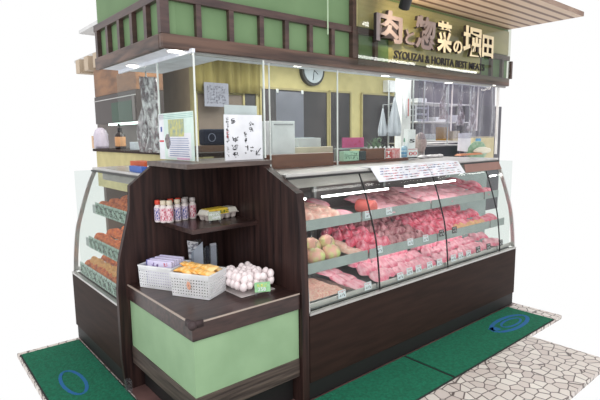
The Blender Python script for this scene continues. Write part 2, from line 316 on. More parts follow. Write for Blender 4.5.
MB().grid(lambda u,v:(3.47+1.3*u,2.55+.012*math.sin(u*40)+.008*math.sin(u*17+v*3),1.45+.5*v),90,6,(0,.001,0)).build('film',glass('thin_film',(232,232,238),1.0,.06,.1,(9,9,3)),t,smooth=True)
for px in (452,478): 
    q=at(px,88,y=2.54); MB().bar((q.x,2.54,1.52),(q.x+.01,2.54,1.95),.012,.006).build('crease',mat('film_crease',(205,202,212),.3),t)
pane('clear glass screen over the left counter of fried food',GX,GX+.005,2.93,3.6,1.40,1.948)
# ------------------------------------------------------------------ SIGN
SY=2.40
sg=thing('shop_sign',(3.6,SY,2.06),'raised brown and cream Japanese letters on a large glass sign board','sign')
MB().box(2.575,XE-.1,SY+.012,SY+.018,1.99,2.50).build('glass_board',signglass,sg)
bronze=mat('bronze_letter_face',(140,130,130),.4,col2=(112,98,98),scale=(2.4,1,3)); gold=mat('cream_letter_face',(244,228,190),.4)
def sb(x0,y0,x1,y1):
    a=at(x0,(y0+y1)/2,y=SY); c=at(x1,(y0+y1)/2,y=SY); xm=(x0+x1)/2; zt=at(xm,y0,y=SY).z; zb=at(xm,y1,y=SY).z
    return (a.x,c.x,zb,zt)
for ch,bx_,m in [('肉',(374,11,400,43),bronze),('と',(403,30,412,45),bronze),('惣',(413,17,434,50),bronze),('菜',(435,22,449.5,53),gold),('の',(451,41,460,54),gold),('堀',(461,27,479,57),gold),('田',(480,36,491,58),gold)]:
    q=sb(*bx_); o=text('letter',ch,mat('dark_letter_side',(40,32,34),.5),sg,q,'y',SY+.004,off=.030,ex=.026); text('letter_face',ch,m,o,q,'y',SY-.022,off=.026,ex=.003)
a=at(394,55,y=SY); c=at(484,71,y=SY)
text('lettering','SYOUZAI & HORITA BEST MEATS',ink,sg,(a.x,c.x,2.062,2.122),'y',SY+.002,off=.012,ex=.008)
# ------------------------------------------------------------------ DISPLAY CASES
PROF=[(1.950,.520),(1.962,.66),(1.985,.83),(2.022,.96),(2.058,1.07),(2.095,1.17),(2.135,1.255)]
def rmap(u,v,z): return (u,v,z)
def lmap(u,v,z): return (v-.995,u,z)
def mbox(mp,u0,u1,v0,v1,z0,z1,b=None):
    b=b or MB(); p=[mp(u,v,z) for u in (u0,u1) for v in (v0,v1) for z in (z0,z1)]
    return b.add(p,[(0,1,3,2),(4,6,7,5),(0,4,5,1),(2,3,7,6),(0,2,6,4),(1,5,7,3)])
def curve(mp,u0,u1,prof,th=.005):
    b=MB(); q=[]
    for i in range(len(prof)-1):
        p0=prof[max(0,i-1)];p1=prof[i];p2=prof[i+1];p3=prof[min(len(prof)-1,i+2)]
        for k in range(5):
            f=k/5; q.append(tuple(.5*(2*p1[c]+(p2[c]-p0[c])*f+(2*p0[c]-5*p1[c]+4*p2[c]-p3[c])*f*f+(3*p1[c]-p0[c]-3*p2[c]+p3[c])*f**3) for c in (0,1)))
    prof=q+[prof[-1]]
    def fn(a,t):
        k=t*(len(prof)-1); i=min(int(k),len(prof)-2); f=k-i
        return mp(u0+(u1-u0)*a,prof[i][0]+(prof[i+1][0]-prof[i][0])*f,prof[i][1]+(prof[i+1][1]-prof[i][1])*f)
    d=Vector(mp(0,th,0))-Vector(mp(0,0,0)); return b.grid(fn,1,len(prof)-1,d)
def display_case(mp,u0,u1,divs,label,tubes):
    c=mp((u0+u1)/2,2.3,0); t=thing('display_case',c,label,'display case')
    mbox(mp,u0,u1,1.935,2.0,.11,.505).build('base_panel',caseboard,t)
    mbox(mp,u0,u1,1.945,2.0,.005,.11).build('kickboard',black,t)
    mbox(mp,u0,u1,1.932,1.958,.505,.519).build('bottom_rail',silver,t)
    mbox(mp,u0,u1,2.0,2.66,.30,.525).build('deck_body',shelfmet,t)
    mbox(mp,u0,u1,2.64,2.68,.525,1.262).build('back_panel',caseback,t)
    mbox(mp,u0,u1,2.128,2.68,1.262,1.28).build('top_board',silver,t,bev=.003)
    b=mbox(mp,u0,u1,2.118,2.128,1.25,1.262); b.build('gasket',blackpl,t)
    mbox(mp,u0,u1,2.20,2.42,1.185,1.255).build('light_hood',hood,t)
    e=[u0]+divs+[u1]
    for a,b_ in zip(e[:-1],e[1:]):
        curve(mp,a+.004,b_-.004,PROF).build('front_glass',caseglass,t)
        mbox(mp,a+.01,b_-.01,2.115,2.60,.938,.952).build('shelf',shelfmet,t); 
        s=mbox(mp,a+.01,b_-.01,2.108,2.115,.940,1.002).build('shelf_front',shelfmet,t)
        mbox(mp,a+.01,b_-.01,2.052,2.60,.700,.712).build('shelf',shelfmet,t)
        mbox(mp,a+.01,b_-.01,2.045,2.052,.700,.762).build('shelf_front',shelfmet,t)
        mbox(mp,a+.01,b_-.01,1.975,1.98,.525,.555).build('deck_front',silver,t)
        for zz,vv in ((.930,2.26),(.690,2.22)):
            p,q=mp(a+.06,vv,zz),mp(b_-.06,vv,zz); MB().cyl(p,q,.008).build('glow_tube',shelffill,t)  # unseen tubes added under the shelves to brighten the food
    for (x0,x1) in tubes: MB().cyl(mp(x0,2.14,1.127),mp(x1,2.14,1.127),.006).build('glow_tube',tubem,t)  # thin glowing tubes just inside the front glass
    for d in divs:
        pr=[(v-.003,z) for v,z in PROF]
        b=curve(mp,d-.0035,d+.0035,pr,.008); b.build('glass_divider',blackpl,t)
        mbox(mp,d-.012,d+.012,2.56,2.60,.525,1.26).build('shelf_post',steel,t)
    for a in (u0,u1-.012): 
        curve(mp,a,a+.012,[(v-.006,z) for v,z in PROF],.03).build('end_trim',silver,t)
    mbox(mp,u1-.004,u1,2.0,2.66,.525,1.26).build('end_glass',glassm,t)
    return t
display_case(rmap,1.685,4.06,[2.29,3.05,3.81],'long curved-glass meat display case with a dark brown base right of the corner stand',[(1.70,1.84),(1.97,2.587),(2.774,3.41),(3.95,4.05)])
display_case(lmap,2.79,3.76,[],'curved-glass fried food display case with a brown base left of the corner stand',[])
MB().box(1.2,1.3,0,0,0,0) if 0 else None
tag(MB().hexa([(3.48,2.088,1.186),(4.05,2.088,1.186),(4.05,2.091,1.186),(3.48,2.091,1.186)],[(3.50,2.120,1.252),(4.05,2.120,1.252),(4.05,2.123,1.252),(3.50,2.123,1.252)]).build('brown_strip',mat('brown_strip_tone',(142,100,88),.4)),'reddish brown strip along the case glass right of the price sheet','strip')  # flat brown strip set just outside the far case glass
# ------------------------------------------------------------------ CORNER STAND
st=thing('corner_stand',(1.3,2.35,0),'dark walnut corner stand with pale green box base between the two display cases','display stand')
PY=2.75; PX=1.63
def pan(k):
    return [(.940+k,0),(.940+k,.55),(.948+k,.80),(.962+k,.95),(.985+k,1.10),(.988+k,1.20),(1.165+k,1.33),(1.66+k,1.33),(1.66+k,0)]
pl=[(.940,0),(.925,.20),(.925,.62),(.945,.80),(.985,.95),(1.02,1.08),(1.028,1.222),(1.165,1.328),(1.66,1.328),(1.66,0)]
MB().prism(pl,'y',PY,PY+.035).build('side_panel',darkwoodV,st)
prr=[(1.937,0),(1.935,.58),(1.942,.85),(1.955,1.05),(1.972,1.19),(2.28,1.328),(2.75,1.328),(2.75,0)]
MB().prism(prr,'x',PX,PX+.05).build('side_panel',darkwoodV,st)
MB().box(1.155,1.70,2.28,2.79,1.33,1.357).build('ledge',ledgewood,st,bev=.002)
MB().box(1.20,1.628,2.335,2.748,.972,.998).build('shelf',darkwoodH,st,bev=.002)
MB().box(.980,1.628,1.95,2.748,.555,.645).build('counter_top',darkwoodH,st,bev=.004)
MB().box(.978,.986,1.955,2.745,.640,.647).build('edge_strip',mat('worn_bright_edge',(176,160,148),.4),st)
MB().box(.984,1.625,1.948,1.954,.640,.647).build('edge_strip',mat('worn_bright_edge',(176,160,148),.4),st)
MB().box(.990,1.625,1.962,2.745,.27,.555).build('green_panel_box',greenpanel,st)
MB().box(.984,1.625,1.955,2.745,.165,.27).build('base_moulding',worn,st,bev=.003)
MB().box(1.05,1.625,2.02,2.745,.002,.165).build('kickboard',black,st)
g=MB().box(.972,1.035,1.942,1.957,.622,.654).box(.972,.988,1.942,2.005,.622,.654); g.blob((.98,1.95,.638),.022,.022,.024,3,.05); g.build('corner_bumper',mat('dark_rubber',(58,42,44),.6),st,smooth=True)
t=MB().box(.925,.955,2.70,2.745,.001,.075); tag(t.build('plastic_corner_guard',acryl),'small clear plastic guard at the foot of the left dark panel','corner guard')
# ------------------------------------------------------------------ MATS
mt=thing('entrance_mat',(1.72,1.74,0),'green entrance mat on the floor before the corner stand, left of the dark seam','mat')
MB().box(.955,2.512,1.548,1.925,.001,.010).build('mat_pile',matgreen,mt); MB().box(.951,2.520,1.540,1.932,.0005,.006).build('mat_border',matdark,mt)
mt=thing('entrance_mat',(3.4,1.74,0),'green entrance mat on the right, bearing a blue printed emblem','mat')
MB().box(2.536,3.94,1.548,1.925,.001,.010).build('mat_pile',matgreen,mt); MB().box(2.526,3.95,1.540,1.932,.0005,.006).build('mat_border',matdark,mt)
def arc(b,c,rx,ry,a0,a1,w,n=28):
    ps=[(c[0]+rx*math.cos(a0+(a1-a0)*i/n),c[1]+ry*math.sin(a0+(a1-a0)*i/n)) for i in range(n+1)]
    for p,q in zip(ps[:-1],ps[1:]): b.bar((p[0],p[1],.0108),(q[0],q[1],.0108),w,.0012)
b=MB(); arc(b,(3.60,1.735),.24,.085,0,2*PI,.03); arc(b,(3.62,1.735),.13,.045,0,2*PI,.018); b.bar((3.36,1.76,.0108),(3.44,1.75,.0108),.06,.0012); b.build('printed_emblem',blueprint,mt)
mt=thing('entrance_mat',(.75,2.7,0),'green entrance mat along the left display case','mat')
MB().box(.556,.932,1.548,3.70,.001,.010).build('mat_pile',matgreen,mt); MB().box(.548,.940,1.540,3.71,.0005,.006).build('mat_border',matdark,mt)
b=MB(); arc(b,(.72,3.05),.06,.18,0,2*PI,.02); b.build('printed_emblem',blueprint,mt)
# ------------------------------------------------------------------ BOTTLES
labelm=mat('milk_bottle_label',(226,202,208),.4,col2=(176,44,76),scale=(260,260,90),detail=1,lo=.42,hi=.5)
labelb=mat('blue_bottle_label',(222,206,216),.4,col2=(56,66,140),scale=(240,240,80),detail=1,lo=.44,hi=.52)
def bottle(capm,lm,label):
    t=thing('drink_bottle',(0,0,0),label,'bottle')
    MB().lathe((0,0,0),[(.019,0),(.022,.004),(.022,.085),(.020,.094),(.014,.102),(.013,.108)]).build('body',mat('white_bottle',(232,222,220),.3),t,smooth=True)
    MB().lathe((0,0,0),[(.0224,.010),(.0226,.012),(.0226,.084),(.0222,.086)]).build('bottle_label',lm,t,smooth=True)
    MB().lathe((0,0,0),[(.016,.104),(.0175,.106),(.0175,.128),(.015,.131)]).build('cap',capm,t,smooth=True)
    return t
capr=mat('red_cap',(214,70,48),.4); capw=mat('white_cap',(216,204,182),.4); capg=mat('grey_white_cap',(186,178,176),.4)
bs=[(158.5,220.8,capr,labelb,'red-capped drink bottle at the left end of the front row'),(164,222.3,capw,labelm,'cream-capped drink bottle second from the left in the front row'),(170.3,223.5,capw,labelm,'white-capped drink bottle nearest the shelf edge, third from the left'),
 (178,222.5,capw,labelb,'cream-capped drink bottle fourth from the left in the front row'),(185,221.3,capg,labelb,'grey-capped drink bottle second from the right in the front row'),(193,220,capg,labelm,'grey-capped drink bottle at the right end beside the egg carton'),]
r0=None
for i,(px,py,cm,lm,lab) in enumerate(bs):
    q=at(px,py,z=.998); q.y=min(q.y-.0,2.715); t=bottle(cm,lm,lab); t['group']='drink bottles on the small shelf'; yy=(2.71,2.67,2.645,2.655,2.665,2.675)[i]; t.location=(at(px,py,y=yy).x,yy,.9985)
for i,(x,y,cm) in enumerate([(at(171,215,y=2.715).x,2.715,capr),(at(178.5,215,y=2.715).x,2.715,capr),(at(186,215,y=2.72).x,2.72,capg)]):
    t=bottle(cm,labelm,['red-capped drink bottle behind the white-capped one','red-capped drink bottle in the middle of the back row','grey-capped drink bottle in the back row near the right end'][i]); t.location=(x,y,.9985); t['group']='drink bottles on the small shelf'
# ------------------------------------------------------------------ EGG CARTON AND ITS PRICE STAND
ca=math.atan2(.02,.24)
t=thing('egg_carton',(0,0,0),'closed clear egg carton with a yellow paper band on the small shelf','egg carton')
cm=mat('carton_pulp',(196,184,178),.6)
b=MB()
for i in range(5):
    for j in range(2): b.lathe((-.096+.048*i,-.024+.048*j,0),[(.012,0),(.018,.006),(.0235,.032)],10)
b.box(-.125,.125,-.052,.052,.032,.036); b.build('tray',cm,t)
b=MB().hexa([(-.122,-.05,.036),(.122,-.05,.036),(.122,.05,.036),(-.122,.05,.036)],[(-.112,-.036,.066),(.112,-.036,.066),(.112,.036,.066),(-.112,.036,.066)]); b.build('lid',mat('carton_lid',(224,220,208),.35),t,bev=.006)
b=MB().hexa([(-.10,-.0515,.036),(.045,-.0515,.036),(.045,.0515,.036),(-.10,.0515,.036)],[(-.10,-.0365,.0675),(.045,-.0365,.0675),(.045,.0365,.0675),(-.10,.0365,.0675)]); bd=b.build('paper_band',mat('yellow_band',(240,206,70),.5),t)
text('lettering','たまご',mat('green_ink',(70,120,50),.6),bd,(-.03,.04,.042,.060),'y',-.0525,ex=.004); text('lettering','ニ',redink,bd,(-.07,-.045,.042,.060),'y',-.0525,ex=.004)
t.location=(1.495,2.565,.9985); t.rotation_euler=(0,0,.16)
def card_stand(loc,w,h,body,label,rz=0,tilt=.25,txt=None,legs=True):
    t=thing('price_stand',(0,0,0),label,'price sign')
    b=MB(); z0=.018 if legs else 0
    b.hexa([(-w/2,0,z0),(w/2,0,z0),(w/2,.004,z0),(-w/2,.004,z0)],[(-w/2,tilt*h,z0+h),(w/2,tilt*h,z0+h),(w/2,.004+tilt*h,z0+h),(-w/2,.004+tilt*h,z0+h)]); c=b.build('card',body,t)
    if legs:
        for s in (-1,1): MB().box(s*w*.4-.006,s*w*.4+.006,-.004,.006,0,.02).build('foot',acryl,t)
    if txt:
        for k,(s,m,za,zb,xa,xb) in enumerate(txt):
            o=text('lettering',s,m,c,(xa*w,xb*w,z0+za*h,z0+zb*h),'y',0,ex=.003)
            for v in o.data.vertices: v.co.y+=tilt*(v.co.z-z0)
    t.location=loc; t.rotation_euler=(0,0,rz); return t
card_stand((1.395,2.43,.9985),.075,.050,mat('grey_green_card',(176,184,168),.5),'small grey-green price card on clear feet before the egg carton',-.15,.2,txt=[('10ヶ入',paper,.55,.85,-.4,.35),('238円',paper,.15,.45,-.2,.4)])
# ------------------------------------------------------------------ BASKETS
def basket(P0,P1,P2,h,label):
    """P0 front corner, P1 end of the long side, P2 end of the short side (ground points)"""
    P0,P1,P2=Vector(P0),Vector(P1),Vector(P2); P3=P1+P2-P0; c=(P1+P2)/2; z=P0.z
    bot=[P0,P2,P3,P1]; top=[c+(p-c)*1.05+Vector((0,0,h)) for p in bot]
    t=thing('plastic_basket',(c.x,c.y,z),label,'basket')
    for k in range(4):
        a,b_,ta,tb=bot[k],bot[(k+1)%4],top[k],top[(k+1)%4]; m=MB(); L=(b_-a).length; n=int(L/.0155)
        def P(u,v): return (a.lerp(b_,u)).lerp(ta.lerp(tb,u),v)
        th=((b_-a).cross(Vector((0,0,1)))).normalized()*.002
        def quad(u0,u1,v0,v1): m.hexa([P(u0,v0)-th,P(u1,v0)-th,P(u1,v0)+th,P(u0,v0)+th],[P(u0,v1)-th,P(u1,v1)-th,P(u1,v1)+th,P(u0,v1)+th])
        rows=6
        for i in range(rows+1): v=.08+.74*i/rows; quad(0,1,v-.027,v+.027)
        quad(0,1,0,.07); quad(0,1,.82,1)
        for i in range(n+1): u=i/n; quad(max(0,u-.2/n),min(1,u+.2/n),0,1)
        m.build('side_wall',whitepl,t)
    b=MB()
    for k in range(4): b.bar(top[k],top[(k+1)%4],.010,.006)
    b.build('rim',whitepl,t)
    b=MB().hexa([p+Vector((0,0,.001)) for p in bot],[p+Vector((0,0,.004)) for p in bot]); b.build('bottom',whitepl,t)
    return t,bot,top
z=.6475
b2,b2b,b2t=basket((1.200,2.180,z),(1.092,2.385,z),(1.350,2.262,z),.127,'white perforated plastic basket full of orange snack bags, the one nearer the eggs')
b1,b1b,b1t=basket((1.122,2.452,z),(1.020,2.650,z),(1.275,2.535,z),.127,'white perforated plastic basket of lilac packets at the left of the counter')
# sticker flower on the front basket
a=(b2b[0]+b2b[3])/2; f=(b2t[0]+b2t[3])/2; n=((b2b[3]-b2b[0]).cross(Vector((0,0,1)))).normalized()
c=a.lerp(f,.55); c=c+(-n if (c-n-Vector((0,0,1.5))).length<(c+n-Vector((0,0,1.5))).length else n)*.012
b=MB()
for k in range(6): b.blob(c+Vector((0,.014*math.cos(k*PI/3),.014*math.sin(k*PI/3))),.003,.010,.010,k,.05,8,5)
b.build('sticker',mat('peach_sticker',(240,180,150),.5),b2,smooth=True)
def pouch(mt_,w,d,h,name,label,cat,seed):
    def fn(u,v):
        e=(4*u*(1-u))**.5*(4*v*(1-v))**.5
        return ((u-.5)*w,(v-.5)*d,h/2*e*(1+.2*math.sin(9*u+seed)*math.sin(7*v)))
    b=MB(); b.grid(fn,10,10); b.grid(lambda u,v:(fn(u,v)[0],fn(u,v)[1],-fn(u,v)[2]),10,10)
    return tag(b.build(name,mt_,smooth=True),label,cat)
obag=mat('orange_snack_bag',(240,172,74),.35,col2=(250,214,150),scale=(30,30,30),detail=3,lo=.42,hi=.6)
rr=random.Random(3)
pr=pouch(obag,.085,.065,.03,'snack_bag','orange snack bag heaped in the front basket','snack bag',1)
cen=sum(b2b,Vector())/4; ex=(b2b[1]-b2b[0]).normalized(); ey=(b2b[3]-b2b[0]).normalized(); ang=math.atan2(ey.y,ey.x)
for k in range(15):
    i=k%3; j=(k//3)%5; lay=k//15
    p=cen+ey*((j-2)*.038)+ex*((i-1)*.042)
    inst(pr,(p.x,p.y,.760+.008*rr.random()+.012*(i==1)),ang+rr.uniform(-.3,.3),'orange snack bag heaped in the basket beside the eggs','snack bags in the front basket',rx=rr.uniform(-.35,.35),ry=rr.uniform(-.5,.1))
for k in range(8):
    p=cen+ey*((k%4-1.5)*.045)+ex*((k//4-.5)*.06); inst(pr,(p.x,p.y,.735),ang+rr.uniform(-.3,.3),'orange snack bag heaped in the basket beside the eggs','snack bags in the front basket')
lil=mat('lilac_packet',(214,206,240),.3,col2=(228,222,246),scale=(12,12,12)); lilb=mat('blue_violet_packet',(96,96,176),.35,col2=(180,176,220),scale=(40,40,40),lo=.45,hi=.55)
cen=sum(b1b,Vector())/4; ex=(b1b[1]-b1b[0]).normalized(); ey=(b1b[3]-b1b[0]).normalized(); ang=math.atan2(ey.y,ey.x)
for k in range(6):
    p=cen+ex*(-.05+.022*k)+ey*(.0); t=thing('noodle_packet',(0,0,0),'lilac packet standing in the left basket, %s'%['frontmost with red and purple writing','second from the front','third from the front','fourth from the front','fifth from the front','rearmost against the dark panel'][k],'packet','lilac packets in the left basket')
    MB().box(-.085,.085,-.009,.009,0,.146+.003*(k%2)).build('wrapper',lil if k!=0 else lil,t,bev=.005)
    t.location=(p.x,p.y,z+.006); t.rotation_euler=(-.05,0,ang-PI)
    if k==0:
        handwriting('lettering',redink,t,.03,.065,.112,.140,'y',-.0095,1,1,5,7,.003,1); handwriting('lettering',mat('violet_ink',(100,60,140),.6),t,-.05,.0,.108,.140,'y',-.0095,2,1,8,7,.003,1)
        handwriting('lettering',redink,t,-.065,-.03,.112,.140,'y',.0095,1,1,5,7,.003,1)
# small blue packets at the left end
t=tag(MB().box(-.012,.012,-.03,.03,0,.140).build('noodle_packet',lilb,bev=.003),'blue and white printed packet at the left end of the left basket','packet'); p=cen+ey*.098; t.location=(p.x,p.y,z+.006); t.rotation_euler=(0,0,ang)
# ------------------------------------------------------------------ EGGS
ep=MB(); ep.lathe((0,0,0),[(.0005,-.0265)]+[(.0212*math.sin(PI*i/10)*(1-.08*math.cos(PI*i/10)*-1),-.0265*math.cos(PI*i/10)) for i in range(1,10)]+[(.0005,.0265)],14)
eggm=mat('white_eggshell',(250,240,242),.45,col2=(244,228,228),scale=(9,9,9)); eggp=mat('pinkish_eggshell',(232,204,198),.45)
eo=ep.build('egg',eggm,smooth=True); eo['category']='egg'
b=MB()
ty=thing('egg_tray',(1.455,2.22,.6475),'clear plastic tray under the heap of white eggs on the counter','tray'); 
MB().box(1.345,1.565,2.095,2.345,.6475,.652).build('tray_base',mat('tray_base',(214,206,204),.3),ty)
n=0
for lay in range(2):
    nx,ny=[(5,6),(5,6),(3,4)][lay]
    for i in range(nx):
        for j in range(ny):
            x=1.455+(i-(nx-1)/2)*.044+rr.uniform(-.002,.002); y=2.22+(j-(ny-1)/2)*.0435+rr.uniform(-.002,.002)+(.02 if lay==2 else 0)
            zz=.652+.024+lay*.037; o=inst(eo,(x,y,zz),rr.uniform(0,6),'white egg in the %s layer of the heap beside the green price sign'%['bottom','middle','top'][lay],'heaped white eggs on the counter',rx=rr.uniform(-.5,.5),ry=rr.uniform(-.5,.5)); n+=1
t=card_stand((1.455,2.055,.6475),.085,.050,mat('green_price_card',(120,178,120),.4,col2=(150,200,150),scale=(30,30,30)),'green price sign with white figures leaning before the eggs',-.45,.3,txt=[('たまご',mat('yellow_ink',(240,236,120),.6),.55,.85,-.35,.3),('258',paper,.12,.5,-.3,.2)])
# ------------------------------------------------------------------ LEAFLET HOLDERS
t=thing('leaflet_holder',(1.41,2.69,.6475),'clear acrylic holder of blue-grey leaflets behind the snack bags','leaflet holder')
MB().box(1.372,1.375,2.672,2.728,.6475,.82).box(1.457,1.46,2.672,2.728,.6475,.80).box(1.372,1.46,2.726,2.729,.6475,.85).build('acrylic_body',acryl,t)
MB().prism([(1.378,.65),(1.455,.65),(1.455,.835),(1.378,.775)],'y',2.70,2.708).build('leaflets',mat('bluegrey_leaflet',(226,236,252),.6),t)
MB().prism([(1.372,.65),(1.42,.65),(1.43,.835),(1.358,.855)],'y',2.712,2.722).build('leaflets',mat('printed_leaflet',(244,244,250),.6,col2=(150,150,162),scale=(40,40,60),lo=.45,hi=.5),t)
t=thing('leaflet_holder',(1.52,2.69,.6475),'narrow clear holder with a few grey leaflets right of the larger holder','leaflet holder')
MB().box(1.48,1.56,2.70,2.703,.6475,.80).box(1.48,1.483,2.70,2.735,.6475,.80).box(1.557,1.56,2.70,2.735,.6475,.80).build('acrylic_body',acryl,t)
MB().box(1.515,1.556,2.708,2.72,.65,.812).build('leaflets',mat('grey_leaflet',(236,238,248),.6),t); MB().box(1.484,1.505,2.708,2.72,.65,.80).build('leaflets',mat('dark_leaflet',(50,54,70),.6),t)
# ------------------------------------------------------------------ POSTERS ON THE GLASS
t=thing('menu_poster',(1.29,2.67,1.36),'pale green menu poster with a food photo fixed to the corner glass','poster')
xp=1.289
MB().box(xp,xp+.002,2.445,2.90,1.362,1.640).build('sheet',mat('pale_green_sheet',(220,240,232),.6),t)
MB().box(xp-.001,xp,2.825,2.895,1.362,1.635).build('side_strip',paper,t)
MB().box(xp-.002,xp-.001,2.56,2.76,1.50,1.60).build('food_picture',mat('food_picture',(204,200,120),.5,col2=(140,160,150),scale=(30,30,30)),t)
b=MB()
for k in range(9): b.box(xp-.002,xp-.001,2.50+.006*(k%3),2.755,1.385+.0125*k,1.389+.0125*k)
b.build('fine_print',mat('blue_grey_print',(140,150,190),.7),t)
MB().box(xp-.001,xp,2.48,2.78,1.375,1.52).build('text_block',paper,t)
MB().box(xp-.002,xp-.001,2.83,2.89,1.468,1.478).build('red_bar',redink,t); MB().box(xp-.002,xp-.001,2.85,2.87,1.53,1.56).build('blue_mark',blueink,t); MB().box(xp-.002,xp-.001,2.50,2.66,1.366,1.376).build('pink_bar',mat('pink_bar',(226,180,210),.6),t)
b=MB(); b.blob((xp-.0015,2.775,1.47),.001,.035,.045,4,.2,12,8); b.build('dark_picture',mat('dark_picture',(96,90,92),.5,col2=(150,140,140),scale=(60,60,60)),t)
for k in range(3): MB().box(xp-.001,xp,2.45,2.89,1.607+.010*k,1.610+.010*k).build('rule_line',mat('teal_rule',(150,196,190),.6),t)
# white notice boards with brush writing
t=thing('notice_board',(1.62,2.40,1.36),'white handwritten notice board standing on the ledge behind the glass corner','notice')
MB().box(1.47,1.735,2.418,2.424,1.358,1.622).build('board',paper,t)
MB().box(1.49,1.715,2.441,2.447,1.40,1.678).build('rear_board',mat('rear_paper',(222,224,228),.6),t)
handwriting('writing',ink,t,1.478,1.500,1.46,1.61,'y',2.4165,1,7,11,8,.0022); handwriting('writing',redink,t,1.482,1.502,1.485,1.53,'y',2.4162,1,2,12,5,.0026,1)
handwriting('writing',ink,t,1.478,1.500,1.375,1.45,'y',2.4165,1,3,14,4,.0022); handwriting('writing',ink,t,1.510,1.545,1.565,1.605,'y',2.4165,1,1,15,14,.0026,1)
handwriting('writing',ink,t,1.515,1.565,1.37,1.50,'y',2.4165,1,3,16,12,.0032,1); handwriting('writing',ink,t,1.60,1.625,1.45,1.53,'y',2.4165,1,2,17,9,.0024,1)
handwriting('writing',ink,t,1.635,1.68,1.52,1.585,'y',2.4165,1,2,18,11,.0026,1); handwriting('writing',ink,t,1.60,1.64,1.385,1.45,'y',2.4165,1,1,19,7,.0030,1); handwriting('writing',ink,t,1.64,1.675,1.40,1.44,'y',2.4165,1,1,20,7,.0030,1)
b=MB().bar((1.72,2.4165,1.425),(1.685,2.4165,1.385),.006,.002).bar((1.685,2.4165,1.385),(1.688,2.4165,1.41),.008,.002).bar((1.685,2.4165,1.385),(1.715,2.4165,1.385),.008,.002); b.build('arrow',ink,t)
# paper on the slanted case top
pp=thing('price_sheet',(2.9,2.12,1.2),'long white price sheet with red and black writing draped over the case top','notice')
for a,b_ in ((2.36,2.96),(2.964,3.39)):
    g=MB(); g.hexa([(a+.06,2.074,1.188),(b_+.06,2.074,1.188),(b_+.06,2.076,1.188),(a+.06,2.076,1.188)],[(a+.02,2.120,1.283),(b_+.02,2.120,1.283),(b_+.02,2.122,1.2845),(a+.02,2.122,1.2845)]); g.hexa([(a+.02,2.120,1.283),(b_+.02,2.120,1.283),(b_+.02,2.122,1.2845),(a+.02,2.122,1.2845)],[(a,2.20,1.283),(b_,2.20,1.283),(b_,2.20,1.2845),(a,2.20,1.2845)]); g.build('sheet',paper,pp)
rr2=random.Random(9)
for m,sd in ((redink,1),(blueink,2),(ink,3)):
    b=MB()
    for k in range(80):
        x=rr2.uniform(2.45,3.38); s=rr2.choice([.15,.32,.5,.68,.85]); l=rr2.uniform(.01,.03)
        y=2.074+.046*s-.002; zz=1.188+.095*s+.001; b.bar((x,y,zz),(x+l,y+rr2.uniform(-.003,.003),zz+rr2.uniform(-.003,.003)),.003,.002)
    b.build('writing',m,pp)
# ------------------------------------------------------------------ FOOD
def slab(w,d,h,seed,fold=.22):
    r=random.Random(seed); p=[r.uniform(0,6) for _ in range(5)]
    def fn(u,v):
        a=(u-.5); e=1-.25*abs(2*v-1)**3
        return (a*w*e+.06*w*math.sin(5*v+p[0]),(v-.5)*d*(1-.2*abs(2*a)**3)+.05*d*math.sin(4*u+p[1]),h*(1+fold*math.sin(7*u+p[2])+fold*.8*math.sin(5*v+p[3]))*(1-abs(2*a)**4)*(1-abs(2*v-1)**4)+.001)
    b=MB(); b.grid(fn,10,10); b.grid(lambda u,v:(fn(u,v)[0],fn(u,v)[1],0),10,10); return b
PRO={}
def slice_proto(m,key,w=.095,d=.16,h=.016,name='meat_slice',cat='meat'):
    if key not in PRO:
        PRO[key]=[]
        for s in range(3):
            o=slab(w,d,h,hash(key)%97+s*13 if False else sum(map(ord,key))+s*13).build(name,m,smooth=True); o['category']=cat; PRO[key].append(o)
    return PRO[key]
def row(mp,key,m,u0,u1,v0,v1,zb,nu,nv,lab,grp,rz=0,name='meat_slice',cat='meat',w=.085,d=.16,h=.022,js=.15,slope=.12,layers=1,sc=1):
    P=slice_proto(m,key,w,d,h,name,cat)
    for L in range(layers):
        for i in range(nu):
            for j in range(nv):
                u=u0+(u1-u0)*(i+.5)/nu+R_.uniform(-.006,.006); v=v0+d*.5+(v1-v0-d*.5)*(j/max(1,nv-1))+R_.uniform(-.006,.006)
                x,y,zz=mp(u,v,zb+(v-v0)*slope+L*h*.8+R_.uniform(0,.004)); k=R_.uniform(1-js,1+js)*sc
                inst(P[(i+j)%3],(x,y,zz),rz+R_.uniform(-.25,.25),lab+((', %s row'%('front','second','third','fourth','rear')[j]) if nv>1 else ''),grp,sc=(k,k*R_.uniform(.9,1.1),k),rx=.16 if mp is rmap else 0,ry=0 if mp is rmap else -.3)
def tray(mp,u0,u1,v0,v1,zb,label,m=steel,h=.02,slope=0.0):
    t=thing('food_tray',mp((u0+u1)/2,(v0+v1)/2,zb),label,'tray')
    mbox(mp,u0,u1,v0,v1,zb,zb+.003).build('tray_floor',m,t)
    b=mbox(mp,u0,u1,v0,v0+.003,zb,zb+h); mbox(mp,u0,u1,v1-.003,v1,zb,zb+h,b); mbox(mp,u0,u0+.003,v0,v1,zb,zb+h,b); mbox(mp,u1-.003,u1,v0,v1,zb,zb+h,b); b.build('tray_rim',m,t)
    return t
Z1,Z2,Z3=.953,.713,.526
whitetray=mat('white_tray',(226,224,224),.4); 
